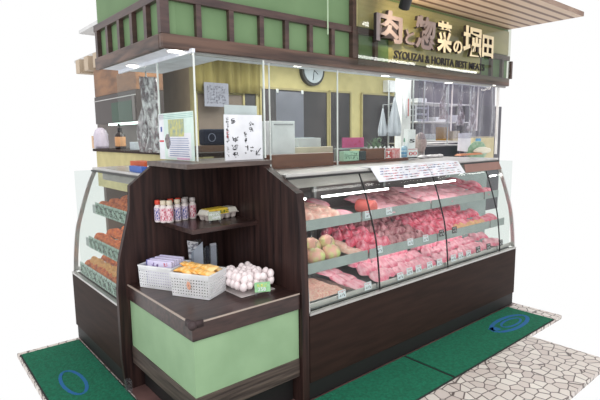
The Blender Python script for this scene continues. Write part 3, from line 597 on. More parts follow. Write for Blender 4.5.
# deck
tray(rmap,1.70,2.10,2.0,2.40,Z3,'steel tray of pale minced chicken on the deck nearest the stand',steel,.03)
def heap(mp,m,u0,u1,v0,v1,zb,h,label,cat,name,seed=1,kind=None):
    r=random.Random(seed); p=[r.uniform(0,6) for _ in range(6)]
    def fn(u,v):
        e=(1-abs(2*u-1)**6)*(1-abs(2*v-1)**6)
        return mp(u0+(u1-u0)*u,v0+(v1-v0)*v,zb+.002+h*e*(.8+.12*math.sin(14*u+p[0])*math.sin(12*v+p[1])+.10*math.sin(31*u+p[2]+5*v)*math.sin(27*v+p[3])))
    b=MB().grid(fn,40,40); b.grid(lambda u,v:mp(u0+(u1-u0)*u,v0+(v1-v0)*v,zb+.001),1,1)
    return tag(b.build(name,m,smooth=True),label,cat,None,kind)
heap(rmap,mince,1.71,2.09,2.01,2.39,Z3+.003,.045,'pale pink minced chicken filling the tray on the deck nearest the stand','minced meat','minced_meat',1,'stuff')
row(rmap,'pork',meatA,2.13,2.26,1.99,2.30,Z3+.004,2,3,'pink pork slice on the deck of the first bay','pork slices of the first bay on the deck',.3)
row(rmap,'pork',meatA,2.36,3.02,2.0,2.55,Z3+.008,9,5,'pink pork slice on the deck of the second bay','pork slices on the deck of the second bay',-.5,layers=1,h=.017,slope=.20)
row(rmap,'pork',meatA,3.08,3.78,2.0,2.55,Z3+.008,9,5,'pink pork slice on the deck of the third bay','pork slices on the deck of the third bay',-.6,layers=1,h=.017,slope=.20)
row(rmap,'pork',meatA,3.84,4.03,2.0,2.52,Z3+.008,3,4,'pink pork slice on the deck of the last bay','pork slices on the deck of the last bay',-.6,h=.017,slope=.20)
row(rmap,'beef',meatB,2.75,3.0,2.30,2.52,Z3+.08,3,2,'red beef slice at the back of the second bay deck','beef slices at the back of the deck',-.3,h=.04)
# middle shelf
tt=[(1.77,2.135),(1.905,2.13),(2.04,2.135),(1.84,2.255),(1.975,2.25),(2.11,2.25),(1.93,2.37)]
for k,(u,v) in enumerate(tt):
    t=thing('cabbage_bag',(u,v,Z2),'knotted clear bag of cabbage and pink meat filling, %s'%['front row, nearest the stand','front row, middle','front row, right end','second row, nearest the stand','second row, middle','second row, right end','rearmost of the heap'][k],'bagged food','knotted bags on the middle shelf')
    up=(0 if k<3 else .034 if k<6 else .05); MB().blob((u,v,Z2+.054+up),.060,.058,.056,k,.06,16,10,flat=.9).build('filling',cabm,t,smooth=True)
    b=MB().cyl((u,v,Z2+.106+up),(u+.004,v,Z2+.126+up),.012,.005,8); b.cyl((u+.004,v,Z2+.126+up),(u+.012,v+.003,Z2+.146+up),.004,.009,8); b.build('knot',acryl,t)
row(rmap,'chk',meatC,2.16,2.28,2.06,2.36,Z2+.004,1,3,'pale pink chicken piece on the middle shelf of the first bay','chicken pieces on the middle shelf',.2,h=.04,slope=.2)
row(rmap,'beef',meatB,2.31,2.62,2.08,2.50,Z2+.004,4,4,'red marbled beef slice on the middle shelf, left half of second bay','beef slices on the middle shelf',-.7,h=.017,slope=.20,layers=1)
row(rmap,'dark',meatD,2.62,3.03,2.08,2.50,Z2+.004,5,4,'dark marbled meat slice on the middle shelf, right half of second bay','dark meat slices on the middle shelf',-.8,h=.03,slope=.22)
row(rmap,'beef',meatB,3.07,3.78,2.08,2.50,Z2+.004,8,4,'red beef slice on the middle shelf of the third bay','beef slices in the third bay',-.5,h=.018,slope=.20)
row(rmap,'beef',meatB,3.83,4.03,2.08,2.50,Z2+.004,3,3,'red beef slice on the middle shelf of the last bay','beef slices in the last bay',-.5,h=.018,slope=.20)
# top shelf
row(rmap,'chk',meatC,1.74,2.14,2.12,2.40,Z1+.02,6,3,'pale chicken piece heaped on the top shelf of the first bay','chicken pieces on the top shelf',.2,h=.045,slope=.15)
row(rmap,'pork',meatA,2.18,2.25,2.12,2.45,Z1+.01,1,2,'pink pork slice on the top shelf of the first bay','pork slices on the top shelf of the first bay',.4,h=.03,slope=.2)
t=thing('round_ham',(2.47,2.20,Z1+.003),'round pink ham roll standing on the top shelf beside the first black divider','ham')
MB().cyl((2.475,2.165,Z1+.052),(2.46,2.30,Z1+.056),.048,n=24).build('ham_body',hamm,t,smooth=False,bev=.01)
row(rmap,'pork',meatA,2.54,2.74,2.12,2.45,Z1+.006,4,4,'pink pork slice on the top shelf of the second bay','pork slices on the top shelf of the second bay',.5,h=.024,slope=.17)
row(rmap,'dark',meatD,2.72,3.02,2.12,2.45,Z1+.01,4,3,'dark meat slice on the top shelf of the second bay','dark slices on the top shelf',.5,h=.026,slope=.2)
for (a,b_) in ((3.07,3.78),(3.83,4.03)):
    n=int((b_-a)/.09)
    row(rmap,'beef' if a>3.8 else 'pork',meatB,a,b_,2.12,2.46,Z1+.012,n,3,'pink pork slice in neat rows on the top shelf of the %s bay'%('third' if a<3.5 else 'last'),'neat pork rows on the top shelf, %s bay'%('third' if a<3.5 else 'last'),.2,h=.03,slope=.22)
# garnish strip
row(rmap,'yel',mat('yellowish_offal',(232,196,130),.5,col2=(240,170,150),scale=(40,40,40),bump=.6),3.35,3.78,2.06,2.12,Z2+.03,6,1,'yellowish strip of stewing meat along the front of the middle shelf','stewing meat strips on the middle shelf',.1,h=.03,w=.08,d=.06)
# price tags
CNT={}
def tagcard(x,v,zb,dark,lab,grp,w=.062,h=.048):
    key='D' if dark else 'L'
    if key not in PRO:
        t=thing('price_tag',(0,0,0),'','price tag')
        MB().box(-w/2,w/2,0,.003,0,h).build('card',mat('dark_tag',(66,62,64),.5) if dark else mat('pale_tag',(222,230,238),.5),t)
        handwriting('figures',paper if dark else ink,t,-w*.38,w*.38,h*.1,h*.55,'y',-.0008,3,1,4,5,.0022,1)
        handwriting('heading',paper if dark else redink,t,-w*.4,w*.4,h*.68,h*.92,'y',-.0008,5,1,6,3,.0018,1)
        PRO[key]=t
    CNT[grp]=CNT.get(grp,0)+1; return inst(PRO[key],(x,v,zb),0,lab+', '+['leftmost','second from the left','third from the left','fourth from the left'][CNT[grp]-1],grp,rx=-.12)
for x in (1.97,2.20,2.52): tagcard(x,1.966,.535,False,'pale price tag on the deck front under the first divider','pale deck tags')
for i,x in enumerate((2.62,2.72,2.85,2.97)): tagcard(x,1.966,.548,False,'red-headed price tag on the deck front of the second bay','red-headed deck tags of the second bay')
for x in (2.39,2.72,2.90): tagcard(x,2.040,.725,False,'pale price tag on the middle shelf front of the second bay','pale tags on the middle shelf front')
for x in (2.35,2.56): tagcard(x,2.102,.955,False,'pale price tag on the top shelf front of the second bay','pale tags on the top shelf front')
for x in (3.10,3.27): tagcard(x,2.040,.735,True,'dark price tag on the middle shelf front of the third bay','dark tags on the middle shelf front')
for x in (3.50,3.66,3.86): tagcard(x,1.966,.555,True,'dark price tag on the deck front of the third bay','dark tags on the deck front')
for x in (3.15,3.25,3.36): tagcard(x,1.966,.548,False,'red-headed price tag on the deck front of the third bay','pale deck tags of the third bay')
# fried food in the left case
lt=[(Z1,2.13,2.40),(Z2,2.08,2.42),(Z3,2.0,2.42)]
nm=['top shelf','middle shelf','deck']
for k,(zb,v0,v1) in enumerate(lt):
    row(lmap,'fry',fry,2.83,3.70,v0,v1,zb+.03,11,4,'orange fried cutlet on the %s of the left case'%nm[k],'fried cutlets on the %s'%nm[k],1.2,name='fried_cutlet',cat='fried food',w=.07,d=.10,h=.028,slope=.2)
row(lmap,'cro',croq,2.83,3.70,2.02,2.10,Z3+.06,9,1,'golden croquette at the front of the left case deck','croquettes on the deck',.4,name='croquette',cat='fried food',w=.07,d=.09,h=.03)
tg=mat('green_white_tag',(150,174,164),.5,col2=(78,108,90),scale=(40,40,40),lo=.44,hi=.52)
for k,(zb,vv) in enumerate(((.948,2.095),(.708,2.035),(.53,1.963))):
    for j,y in enumerate((2.83,2.925,3.02,3.115,3.21,3.305,3.40,3.495,3.59)):
        t=thing('price_tag',(vv-.995,y,zb),'green price card on the left case %s front, %s from the stand'%(nm[k],('first','second','third','fourth','fifth','sixth','seventh','eighth','ninth')[j]),'price tag','green price cards along the %s front'%nm[k])
        MB().box(vv-.998,vv-.994,y-.042,y+.042,zb,zb+.085).build('card',tg,t); handwriting('figures',ink,t,y-.03,y+.03,zb+.01,zb+.07,'x',vv-.999,3,2,k*7+j,4,.003)
# ------------------------------------------------------------------ THINGS BEHIND THE LONG COUNTER (standing on the case top at z 1.28 or on the back bench)
t=thing('counter_riser',(2.18,2.53,1.281),'brown laminate riser box standing on the case top behind the glass','riser')
MB().box(1.89,2.445,2.53,2.62,1.281,1.372).build('riser_body',brownbox,t,bev=.002)
t=thing('counter_riser',(2.9,2.56,1.281),'lower dark brown board along the case top right of the riser box','riser')
MB().box(2.47,3.32,2.53,2.64,1.281,1.300).build('riser_body',mat('reddish_brown_board',(110,66,54),.5),t)
struct(MB().box(1.75,5.1,2.74,3.66,1.17,1.20).build('trim_4',steel))   # long steel worktop behind the cases
struct(MB().box(1.75,5.1,2.80,3.60,0,1.17).build('trim_5',shelfmet))
ZB=1.201
def ibox(name,px0,py0,px1,py1,Y,dep,m,label,cat,base=None,bev=.004,extra=None):
    a=at(px0,(py0+py1)/2,y=Y); c=at(px1,(py0+py1)/2,y=Y); zt=at((px0+px1)/2,py0,y=Y).z; zb=at((px0+px1)/2,py1,y=Y).z if base is None else base
    t=thing(name,((a.x+c.x)/2,Y+dep/2,zb),label,cat); MB().box(a.x,c.x,Y,Y+dep,zb,zt).build('body',m,t,bev=bev)
    return t,(a.x,c.x,zb,zt)
t,q=ibox('ticket_printer',272,121,295,150,2.80,.2,whitepl,'tall white printer box behind the brown riser','printer',ZB)
MB().box(q[0]+.02,q[1]-.02,2.795,2.80,q[3]-.03,q[3]-.02).build('slot',mat('grey_slot',(180,180,184),.5),t)
t,q=ibox('cash_register',298,138,321,150,2.95,.25,mat('pale_grey_register',(214,220,222),.4),'pale grey cash register beside the white printer','cash register',ZB)
MB().box(q[0]-.02,q[1]+.02,2.93,3.22,ZB,ZB+.03).build('drawer',whitepl,t); MB().box(q[0]+.03,q[1]-.03,3.0,3.1,q[3],q[3]+.006).build('keypad',mat('register_keys',(160,170,176),.5),t)
t,q=ibox('cream_box',288,147,333,155,2.90,.04,mat('cream_card',(226,216,192),.6),'flat cream box lying before the cash register','box',ZB)
t=thing('hanging_notice',tuple(at(290,115,y=3.6)),'grey paper notice held by two clips in the dark window','notice')
a=at(276,91,y=3.6); c=at(304,138,y=3.6); MB().box(a.x,c.x,3.6,3.603,c.z,a.z).build('sheet',greypaper,t)
for x in (a.x+.015,c.x-.015): MB().box(x-.01,x+.01,3.594,3.605,a.z-.015,a.z+.02).build('clip',whitepl,t)
MB().box(a.x+.005,a.x+.012,3.603,3.61,ZB,a.z).box(c.x-.012,c.x-.005,3.603,3.61,ZB,a.z).build('stand_rod',steel,t)
t=thing('olive_valance',(3.1,4.9,2.0),'olive fabric valance hanging across the top of the back wall behind the corner glass','curtain')
MB().grid(lambda u,v:(2.62+.92*u,4.93+.02*math.sin(u*46)+.01*math.sin(u*21+v),2.0+.49*v),80,4,(0,.003,0)).build('fabric',mat('olive_fabric',(150,138,84),.85,col2=(124,112,64),scale=(9,9,3)),t,smooth=True)
# clock
cc=at(313,70.5,y=4.95); t=thing('wall_clock',tuple(cc),'round wall clock with dark rim high on the yellow wall','clock')
MB().cyl((cc.x,4.94,cc.z),(cc.x,4.999,cc.z),.20,n=36).build('rim',mat('clock_rim',(52,52,54),.4),t); MB().cyl((cc.x,4.93,cc.z),(cc.x,4.94,cc.z),.165,n=36).build('dial',mat('clock_dial',(196,206,214),.5),t)
MB().bar((cc.x,4.927,cc.z),(cc.x+.07,4.927,cc.z-.05),.012,.004).build('hour_hand',ink,t); MB().bar((cc.x,4.926,cc.z),(cc.x-.02,4.926,cc.z-.13),.008,.004).build('minute_hand',ink,t)
# wall notices
a=at(204,82,y=4.86); c=at(229,107,y=4.86); t=thing('wall_notice',(a.x,4.89,c.z),'grey printed notice on the wall left of the white notice board','notice'); MB().box(a.x,c.x,4.86,4.87,c.z,a.z).build('sheet',greypaper,t); MB().box(a.x+.02,a.x+.03,4.87,4.985,a.z-.03,a.z-.02).box(c.x-.03,c.x-.02,4.87,4.985,a.z-.03,a.z-.02).build('bracket',steel,t)
handwriting('print',mat('faded_ink',(90,90,104),.7),t,a.x+.03,c.x-.03,c.z+.03,a.z-.03,'y',4.857,7,7,31,3,.005)
a=at(201,129,y=3.3); c=at(227,146,y=3.3); t=thing('insulated_bag',((a.x+c.x)/2,3.4,ZB),'navy cloth bag with pale emblem seen beside the poster','bag'); zq=at(212,145.5,y=3.25).z; MB().box(a.x,c.x,3.25,3.35,zq+.001,a.z).build('bag_body',navy,t,bev=.02)
b=MB(); 
for k in range(10): b.bar((a.x+.06+.03*math.cos(k*.628),3.245,zq+.06+.03*math.sin(k*.628)),(a.x+.06+.03*math.cos(k*.628+.628),3.245,zq+.06+.03*math.sin(k*.628+.628)),.004,.004)
b.build('emblem',mat('pale_emblem',(160,164,190),.6),t)
t=tag(MB().box(a.x-.05,c.x+.05,3.22,3.34,ZB,zq).build('cardboard_box',mat('brown_carton',(132,100,82),.6),bev=.004),'brown box under the navy bag beside the poster','box')
tag(MB().blob((1.81,2.64,1.36),.03,.045,.11,5,.15,14,10).build('plastic_bag',mat('white_plastic_bag',(206,202,206),.45,col2=(170,166,172),scale=(20,20,20)),smooth=True),'crumpled white plastic bag hanging in the gap beside the notice board','bag')
tag(MB().blob((1.80,2.60,1.30),.03,.03,.03,6,.2,12,8).build('dark_sponge',blackpl,smooth=True),'small black crumpled item at the bottom of the gap','item')
# right of the second glass edge
a=at(335,145,y=2.66); c=at(366,147,y=2.66)
t=thing('steel_stand',((a.x+c.x)/2,2.7,1.281),'low steel stand carrying the pink card','stand'); MB().box(a.x,c.x,2.645,2.675,1.385,1.397).build('stand_top',steel,t); 
for x in (a.x+.01,c.x-.01): MB().box(x-.006,x+.006,2.65,2.67,1.281,1.386).build('leg',steel,t)
t,q=ibox('pink_card',343,137.5,364,144.3,2.655,.012,pink,'pink card standing on the steel stand','card',1.3975,.001)
handwriting('print',redink,t,q[0]+.02,q[1]-.02,q[2]+.01,q[3]-.01,'y',2.654,4,1,33,4,.003)
for k in range(2):
    t,q=ibox('mint_packet',344,151 if k==0 else 155.3,359,155 if k==0 else 160,2.56,.05,mint,['mint green packet with dark print, upper of two','mint green packet with dark print, lower of two'][k],'packet',1.3375 if k==0 else 1.301,.001)
    handwriting('print',mat('dark_green_print',(50,90,70),.7),t,q[0]+.01,q[1]-.01,q[2]+.008,q[3]-.004,'y',2.559,5,1,40+k,3,.003)
t,q=ibox('dark_tin',359.5,151,366,160,2.56,.06,mat('dark_teal_tin',(52,62,66),.4),'dark tin beside the mint packets','tin',1.301,.003)
t,q=ibox('brown_carton',366.5,148.5,385,159,2.56,.07,brownbox,'low brown carton under the potted plant','box',1.301,.002)
# potted plant
pp_=at(376,146,y=2.66); t=thing('potted_plant',(pp_.x,2.66,1.281),'small bushy green plant among white paper flowers behind the glass','plant')
MB().lathe((pp_.x,2.66,1.281),[(.03,0),(.042,.06),(.045,.085)],14).build('pot',whitepl,t)
b=MB(); r=random.Random(5)
for k in range(130):
    a_=r.uniform(0,6.28); ph=r.uniform(.2,1.5); d=Vector((math.cos(a_)*math.cos(ph),math.sin(a_)*math.cos(ph)*.6,math.sin(ph))); c0=Vector((pp_.x,2.66,1.37))
    p=c0+d*r.uniform(.03,.10); s=Vector((r.uniform(-1,1),r.uniform(-1,1),r.uniform(-1,1))).normalized(); u=d.cross(s).normalized()*.005
    b.add([p-u,p+d*.012,p+u,p+d*.022+Vector((0,0,.001))],[(0,1,3),(1,2,3),(0,3,2),(0,2,1)])
    if k%4==0: b.cyl(c0,p,.0012,n=5)
b.build('foliage',mat('leaf_green',(96,124,96),.6,col2=(140,160,136),scale=(40,40,40)),t)
b=MB()
for k in range(16):
    x=pp_.x-.13+.018*k; b.blob((x,2.60+.01*(k%3),1.385+.008*math.sin(k*2.1)),.011,.006,.011,k,.3,8,5)
b.cyl((pp_.x-.14,2.602,1.383),(pp_.x+.14,2.602,1.383),.003)
tag(b.build('paper_garland',whitepl,smooth=True),'row of white paper flowers in front of the potted plant','garland')
t,q=ibox('sanitizer_sign',385.5,150,391.5,158.5,2.545,.012,whitepl,'small white card with a red frame on the brown board','card',1.301,.001)
b=MB().box(q[0],q[1],2.543,2.545,q[3]-.006,q[3]).box(q[0],q[1],2.543,2.545,q[2],q[2]+.006).box(q[0],q[0]+.005,2.543,2.545,q[2],q[3]).box(q[1]-.005,q[1],2.543,2.545,q[2],q[3]); b.build('red_frame',red,t)
text('lettering','H',red,t,(q[0]+.011,q[1]-.011,q[2]+.014,q[3]-.012),'y',2.545,off=.03,ex=.003)
t,q=ibox('printed_box',392,148.5,400,158,2.55,.06,mat('red_white_print',(226,190,190),.5,col2=(220,110,120),scale=(60,60,60)),'white box with red print between the framed card and the lotion bottle','box',1.301,.002)
p=at(404,158,y=2.60); t=thing('lotion_bottle',(p.x,2.60,1.301),'blue and white squeeze bottle with a green top','bottle')
MB().lathe((p.x,2.60,1.301),[(.022,0),(.024,.005),(.024,.085),(.012,.098)]).build('body',mat('bluewhite_bottle',(170,200,220),.3,col2=(60,140,190),scale=(4,4,40),lo=.45,hi=.5),t,smooth=True); MB().cyl((p.x,2.60,1.398),(p.x,2.60,1.43),.012).build('cap',whitepl,t); MB().cyl((p.x,2.60,1.43),(p.x,2.60,1.465),.006,.003).build('nozzle',mat('green_nozzle',(60,150,110),.5),t)
t,q=ibox('white_carton',408,148.5,417.5,158,2.57,.06,whitepl,'white carton with red line, lower of the stacked pair','box',1.301,.002)
MB().box(q[0],q[1],2.568,2.57,q[3]-.008,q[3]-.004).build('red_line',red,t); text('lettering','00',redink,t,(q[0]+.012,q[1]-.012,q[2]+.015,q[2]+.045),'y',2.57,ex=.003)
zc=q[3]+.001; t,q=ibox('white_carton',408.5,129.5,415.5,148.4,2.575,.05,whitepl,'tall white carton with a grey mark, standing on the lower carton','box',zc,.002)
text('lettering','S',ink,t,(q[0]+.014,q[1]-.014,q[2]+.05,q[2]+.08),'y',2.575,off=.02,ex=.003)
p=at(420.5,143,y=2.80); t=thing('net_bag',(p.x,2.80,ZB),'pinkish grey round bulging bag behind the white cartons','bag')
MB().blob((p.x,2.80,p.z-.0),.055,.055,.10,8,.05,18,12).build('bag_body',mat('pinkish_grey_net',(176,160,156),.6,col2=(150,134,132),scale=(60,60,60)),t,smooth=True); MB().cyl((p.x,2.80,ZB),(p.x,2.80,p.z-.09),.03).build('base',mat('grey_base',(150,140,140),.6),t)
t=thing('dark_container',(3.6,2.9,ZB),'long black and navy container on the bench behind the counter','container')
a=at(424,144,y=2.85); c=at(458,157,y=2.85); MB().box(a.x,c.x,2.85,3.10,ZB,at(440,146,y=2.85).z).build('body',mat('black_navy',(30,32,46),.5),t,bev=.01)
t=thing('steel_rail',(3.9,2.80,1.40),'pair of shiny steel rails above the dark container','rail'); 
for py in (141,144.5): p=at(424,py,y=2.80); q_=at(470,py+0.5,y=2.80); MB().cyl((p.x,2.80,p.z),(q_.x,2.80,q_.z),.006).build('rod',silver,t)
for px in (425,468): p=at(px,143,y=2.80); MB().cyl((p.x,2.808,1.201),(p.x,2.808,p.z+.02),.005).build('upright',silver,t)
b=MB(); r=random.Random(4)
for k in range(6): 
    p=at(419+4*k,156,y=2.62); b.blob((p.x,2.60+.015*(k%2),1.293),.032,.035,.016,k,.35,14,8,flat=.8)
tag(b.build('crumpled_plastic',mat('crumpled_white',(214,212,214),.4,col2=(170,168,172),scale=(40,40,40)),smooth=True),'crumpled white plastic sheets lying on the counter right of the cartons','plastic sheet')
p=at(465,132,y=2.80); t=thing('hanging_paper',(p.x,2.80,1.45),'white paper slips clipped to the rail near the right end','notice')
a=at(458,133,y=2.72); c=at(471,150,y=2.72); MB().hexa([(a.x,2.72,c.z),(c.x-.02,2.72,c.z-.02),(c.x-.02,2.722,c.z-.02),(a.x,2.722,c.z)],[(a.x+.01,2.72,a.z),(c.x,2.72,a.z),(c.x,2.722,a.z),(a.x+.01,2.722,a.z)]).build('sheet',paper,t)
MB().box(a.x+.04,a.x+.06,2.715,2.725,a.z-.004,a.z+.02).build('clip',blackpl,t); MB().box(a.x+.048,a.x+.052,2.722,2.726,ZB,a.z).build('rod',steel,t)
t=tag(MB().hexa([(at(455,155,y=2.66).x,2.60,1.281),(at(478,155,y=2.66).x,2.60,1.281),(at(478,155,y=2.66).x,2.67,1.281),(at(455,155,y=2.66).x,2.67,1.281)],[(at(457,155,y=2.66).x,2.61,1.298),(at(476,155,y=2.66).x,2.61,1.298),(at(476,155,y=2.66).x,2.66,1.298),(at(457,155,y=2.66).x,2.66,1.298)]).build('wooden_board',mat('orange_wood',(196,128,90),.5)),'orange-brown wooden board lying on the counter under the paper slips','board')
def bagthing(px0,py0,px1,py1,Y,m,label,cat='bag',base=1.281,seed=1,name='food_bag'):
    a=at(px0,(py0+py1)/2,y=Y); c=at(px1,(py0+py1)/2,y=Y); zt=at((px0+px1)/2,py0,y=Y).z
    return tag(MB().blob(((a.x+c.x)/2,Y,(base+zt)/2),(c.x-a.x)/2,.04,(zt-base)/2,seed,.08,16,10,flat=.85).build(name,m,smooth=True),label,cat)
bagthing(468,141,486,156,2.72,mat('green_bag',(120,160,130),.5,col2=(160,186,160),scale=(30,30,30)),'pale green bag on the counter near the right end',seed=3,base=1.21)
t,q=ibox('boxed_goods',473,136.5,494,152,2.90,.05,mat('cream_yellow_box',(208,196,158),.6),'cream box with a blue picture standing behind the green bag','box',ZB,.003)
MB().box(q[0]+.05,q[0]+.16,2.897,2.90,q[3]-.085,q[3]-.02).build('blue_picture',mat('blue_picture',(92,160,206),.5),t)
bagthing(474,147,490,158,2.64,mat('white_buns',(226,222,204),.6),'white mound of packed buns at the right end of the counter','buns',1.281,7,'bun_pack')
# hanging cloth, white box, post and rack
a=at(388,80,y=4.9); c=at(398,92.5,y=4.9); t=thing('wall_box',((a.x+c.x)/2,4.9,c.z),'white square box high on the wall left of the white post','box'); MB().box(a.x,c.x,4.9,4.999,c.z,a.z).build('body',whitepl,t,bev=.004)
wp=struct(MB().box(at(402,100,y=3.7).x,at(411,100,y=3.7).x,3.7,3.8,0,2.47).build('trim_6',white))
wp_x=at(402,100,y=3.7).x+.01
for k,(px,py0,py1,wd,lab) in enumerate(((395,97,136,8,'white cloth hanging from a hook left of the white post'),(383,108,136,5,'narrower pale cloth hanging further left of the white post'))):
    p=at(px,py0,y=3.65); q_=at(px,py1,y=3.65); wdt=(at(px+wd,py1,y=3.65).x-p.x); t=thing('hanging_cloth',(p.x,3.65,q_.z),lab,'cloth','cloths hanging by the post')
    MB().grid(lambda u,v:(p.x+(u-.5)*2*wdt*(.08+.92*v)*(1-.35*max(0,v-.8)*5*abs(2*u-1)),3.65+.02*math.sin(u*16)*v,p.z+(q_.z-p.z)*v),20,8,(0,.003,0)).build('cloth',mat('white_cloth',(206,210,218),.8,col2=(180,184,194),scale=(14,14,4)),t,smooth=True)
    MB().cyl((p.x,3.65,p.z),(p.x,3.65,p.z+.04),.008).build('hook',steel,t); MB().cyl((p.x,3.65,p.z+.04),(wp_x,3.72,p.z+.04),.003).build('rod',steel,t)
t=thing('hanging_bag',tuple(at(408,85,y=3.6)),'white bag with red strap hanging on the white post','bag')
p=at(408.5,83,y=3.62); q_=at(408.5,118,y=3.62); MB().blob((p.x,3.64,(p.z+q_.z)/2),.05,.03,(p.z-q_.z)/2,4,.08,14,10).build('bag_body',mat('clear_white_bag',(222,224,228),.4),t,smooth=True); MB().bar((p.x-.02,3.60,q_.z+.02),(p.x-.02,3.60,(p.z+q_.z)/2+.02),.012,.004).build('strap',mat('muted_red',(170,90,90),.6),t)
# steel rack
RY=3.9
t=thing('steel_rack',(at(432,140,y=RY).x,RY,0),'steel wire storage rack in the kitchen behind the film curtain','rack')
xs=[at(px,110,y=RY).x for px in (413,424,448,470)]
for x in xs:
    for y in (RY,RY+.4): MB().cyl((x,y,0),(x,y,2.2),.012,n=8).build('upright',steel,t)
for py in (103,122,143):
    zz=at(430,py,y=RY).z; b=MB()
    for j in range(6): b.cyl((xs[0],RY+.08*j,zz),(xs[-1],RY+.08*j,zz),.007,n=6)
    for x in xs: b.cyl((x,RY,zz),(x,RY+.4,zz),.008,n=6)
    b.build('wire_shelf',silver,t)
for k,(px0,px1,py0,py1,mm,lab,nmx) in enumerate([(416,428,104,121,silver,'grey wire basket unit on the left of the rack','wire_basket'),(420,427,98,102.5,whitepl,'white flat box on the upper shelf of the rack','storage_box'),(436,446,117,121.5,whitepl,'white wrapped pack on the middle shelf of the rack','wrapped_pack'),(451,460,115,119.5,mat('grey_white_pack',(190,188,196),.5),'grey wrapped pack right of the rack middle','wrapped_pack'),
   (424,436,134,142.5,mat('pale_appliance',(176,184,184),.5),'pale appliance on the lower rack shelf','appliance'),(446.5,449,127,142.5,mat('wood_handle',(186,140,70),.6),'wooden board standing upright on the lower rack shelf','board'),(453,460,131,142.5,mat('beige_pack',(180,168,150),.6),'beige box at the right of the lower rack shelf','storage_box')]):
    zb=at(430,122 if py1<123 and py1>105 else 103 if py1<104 else 143,y=RY).z+.009
    a=at(px0,py0,y=RY+.1); c=at(px1,py0,y=RY+.1)
    if nmx=='wire_basket':
        t=thing(nmx,((a.x+c.x)/2,RY+.2,zb),lab,'basket')
        for zz in (.0,.08,.16): 
            b=MB(); 
            b.box(a.x,c.x,RY+.1,RY+.3,zb+zz+.002,zb+zz+.008); b.box(a.x,c.x,RY+.1,RY+.105,zb+zz,zb+zz+.03); b.build('drawer',mat('grey_basket',(190,190,204),.4),t)
        b=MB(); 
        for x in (a.x,c.x): b.box(x-.008,x+.008,RY+.09,RY+.11,zb,zb+.22).box(x-.008,x+.008,RY+.29,RY+.31,zb,zb+.22)
        b.build('frame',mat('grey_basket_frame',(200,200,212),.4),t)
    else:
        t=thing(nmx,((a.x+c.x)/2,RY+.2,zb),lab,'box' if nmx!='board' else 'board'); MB().box(a.x,c.x,RY+.1,RY+.28,zb,max(zb+.03,a.z)).build('body',mm,t,bev=.006)
struct(MB().box(at(460,120,y=4.9).x,9.2,4.80,4.98,0,2.0).build('trim_7',mat('dark_equipment',(66,64,72),.3,col2=(90,86,96),scale=(2,2,2))))
t=thing('tall_fridge',(at(435,120,y=4.7).x,4.7,0),'dark steel kitchen fridge behind the rack','fridge'); a=at(416,110,y=4.6); c=at(448,110,y=4.6); MB().box(a.x,c.x,4.6,4.95,0,1.95).build('body',mat('dark_fridge_steel',(92,88,96),.3,.3,scale=(2,2,2)),t,bev=.01); MB().cyl((c.x-.1,4.57,1.1),(c.x-.1,4.57,1.6),.012).build('handle',silver,t)
for k,px in enumerate((444,462,474)):
    p=at(px,90,y=2.85); t=thing('hanging_plastic_bag',(p.x,2.85,1.6),'clear crumpled plastic bag hanging high behind the film curtain, %s'%['left','middle','right'][k]+' of three','bag','bags hanging behind the film curtain')
    MB().grid(lambda u,v:(p.x+(u-.5)*.14*(.15+v)+.02*math.sin(9*v+k),2.85+.02*math.sin(u*14+k)*v,1.94-(.30+.06*k)*v),14,10,(0,.002,0)).build('bag_film',bagm,t,smooth=True)
    MB().cyl((p.x,2.85,1.93),(p.x,2.85,2.50),.004).build('cord',whitepl,t)
# ------------------------------------------------------------------ LEFT BACK COUNTER
struct(MB().box(1.62,1.70,2.95,5.2,1.0,1.36).build('trim_8',yellow)); struct(MB().box(1.60,2.2,2.95,5.25,1.36,1.385).build('trim_9',caseboard))
LZ=1.386
def on(px,x=1.8): return at(px,152,x=x).y
y=on(102,1.70); t=thing('paper_dispenser',(1.72,y,LZ),'white rounded dispenser at the left end of the back counter','dispenser')
MB().lathe((1.70,y,LZ),[(.07,0),(.075,.03),(.072,.14),(.055,.19),(.02,.215)],20).build('body',mat('pale_lilac_plastic',(214,206,222),.4),t,smooth=True); MB().box(1.64,1.70,y+.07,y+.12,LZ,LZ+.13).build('side_panel',mat('peach_panel',(230,190,150),.5),t)
y=on(121,1.70); t=thing('sauce_bottle',(1.70,y,LZ),'brown bottle with orange label and black pump on the back counter','bottle')
MB().lathe((1.70,y,LZ),[(.034,0),(.036,.01),(.036,.10),(.014,.125)],16).build('body',mat('dark_brown_bottle',(44,34,34),.25),t,smooth=True); MB().lathe((1.70,y,LZ),[(.0365,.02),(.037,.022),(.037,.085),(.0365,.087)],16).build('bottle_label',mat('orange_label',(216,160,110),.5),t,smooth=True)
b=MB().cyl((1.70,y,LZ+.125),(1.70,y,LZ+.15),.016).cyl((1.70,y,LZ+.15),(1.70,y,LZ+.175),.006).bar((1.70,y+.01,LZ+.178),(1.68,y-.035,LZ+.17),.012,.01); b.build('pump',blackpl,t)
t.scale=(1.35,1.35,1.35)
y=on(137,1.70); t=thing('storage_box',(1.70,y,LZ),'small white box between the sauce bottle and the hanging film','box'); MB().box(1.66,1.74,y-.06,y+.06,LZ,LZ+.07).build('body',mat('blue_white_box',(210,218,228),.4),t,bev=.003)
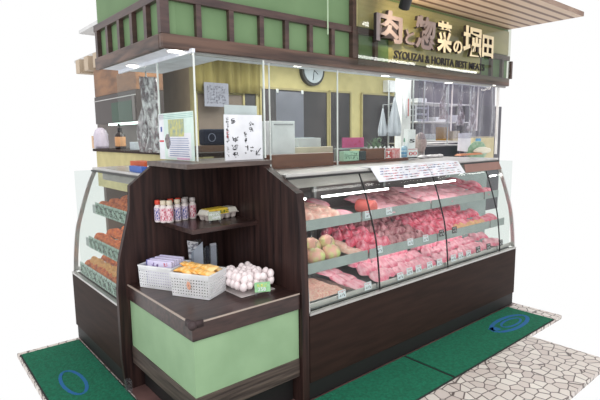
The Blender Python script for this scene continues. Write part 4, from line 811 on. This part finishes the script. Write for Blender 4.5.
# upper cabinets, green cabinet, reflected light strip in the left back area
t=thing('wall_cabinet',(2.1,5.5,1.66),'dark wall cabinet with a thin bright edge in the back of the left counter','cabinet')
MB().box(1.95,2.25,4.9,6.2,1.66,1.98).build('body',mat('dark_cabinet',(58,46,44),.4),t); MB().box(1.96,2.25,4.9,6.2,1.985,2.30).build('upper_cupboard',mat('orange_brown_wood',(150,104,66),.45,col2=(104,70,46),scale=(3,3,9)),t)
MB().box(1.945,1.95,4.9,6.2,1.925,1.935).build('edge_strip',silver,t); MB().box(1.94,1.949,5.0,5.6,1.67,1.88).build('green_door',mat('dark_green',(24,70,48),.4),t)
MB().box(1.94,1.949,4.92,4.99,1.67,1.92).build('grey_door',mat('grey_door',(108,100,98),.4),t)
t=thing('reflected_strip',(1.97,5.2,1.64),'bright reflected light strip under the dark wall cabinet','lamp'); MB().box(1.965,2.0,4.7,5.8,1.635,1.658).build('lamp_tube',emis('reflected_strip',(230,255,245),3.5),t)  # glowing bar added in place of a fluorescent reflection
struct(MB().box(2.25,2.30,5.1,7.1,1.0,2.47).build('wall_left_back',mat('taupe_tiles',(98,86,80),.4,col2=(78,68,62),scale=(4,4,4))))
tag(MB().box(2.22,2.249,5.12,5.5,1.50,1.58).build('wall_panel',mat('pale_aqua',(196,226,222),.4)),'pale aqua panel on the wall above the back counter','panel')
p=at(146,78,x=1.42); t=thing('hanging_film',(p.x,p.y,1.40),'long crumpled clear plastic film hanging over the left counter','plastic film')
def ff(u,v,q=0):
    w=.015+.15*v**1.2
    return (1.42+.03*math.sin(u*22+3*v+q)+.02*math.sin(v*9+u*5)+q*.03,p.y+(u-.5)*w*2+.012*math.sin(11*v+4*u),1.92-.53*v)
MB().grid(lambda u,v:ff(u,v),44,20,(.002,0,0)).build('film',bagm,t,smooth=True); MB().grid(lambda u,v:ff(u,v,1),44,20,(.002,0,0)).build('film',bagm,t,smooth=True)
MB().cyl((1.42,p.y,1.915),(1.42,p.y,1.956),.005).build('hook',steel,t)
# boxes on the left case top
LT=1.281
tag(MB().box(1.21,1.29,2.96,3.20,LT,LT+.062).build('food_box',mat('orange_box',(206,92,50),.6)),'flat orange box on top of the left display case','box')
tag(MB().box(1.165,1.20,2.90,3.10,LT,LT+.036).build('food_box',mat('blue_box',(66,104,186),.5)),'small blue box on top of the left display case','box')
tag(MB().box(1.19,1.27,2.80,2.87,LT,LT+.05).build('food_box',whitepl),'small white box on the left case top beside the poster','box')
tag(MB().cyl((2.32,2.47,2.30),(2.32,2.475,2.42),.004).build('wire',whitepl) if False else MB().box(2.318,2.326,2.452,2.458,2.17,2.52).build('cord',mat('pale_green_cord',(190,214,180),.5)),'thin pale cord hanging down over the green header wall','cord')
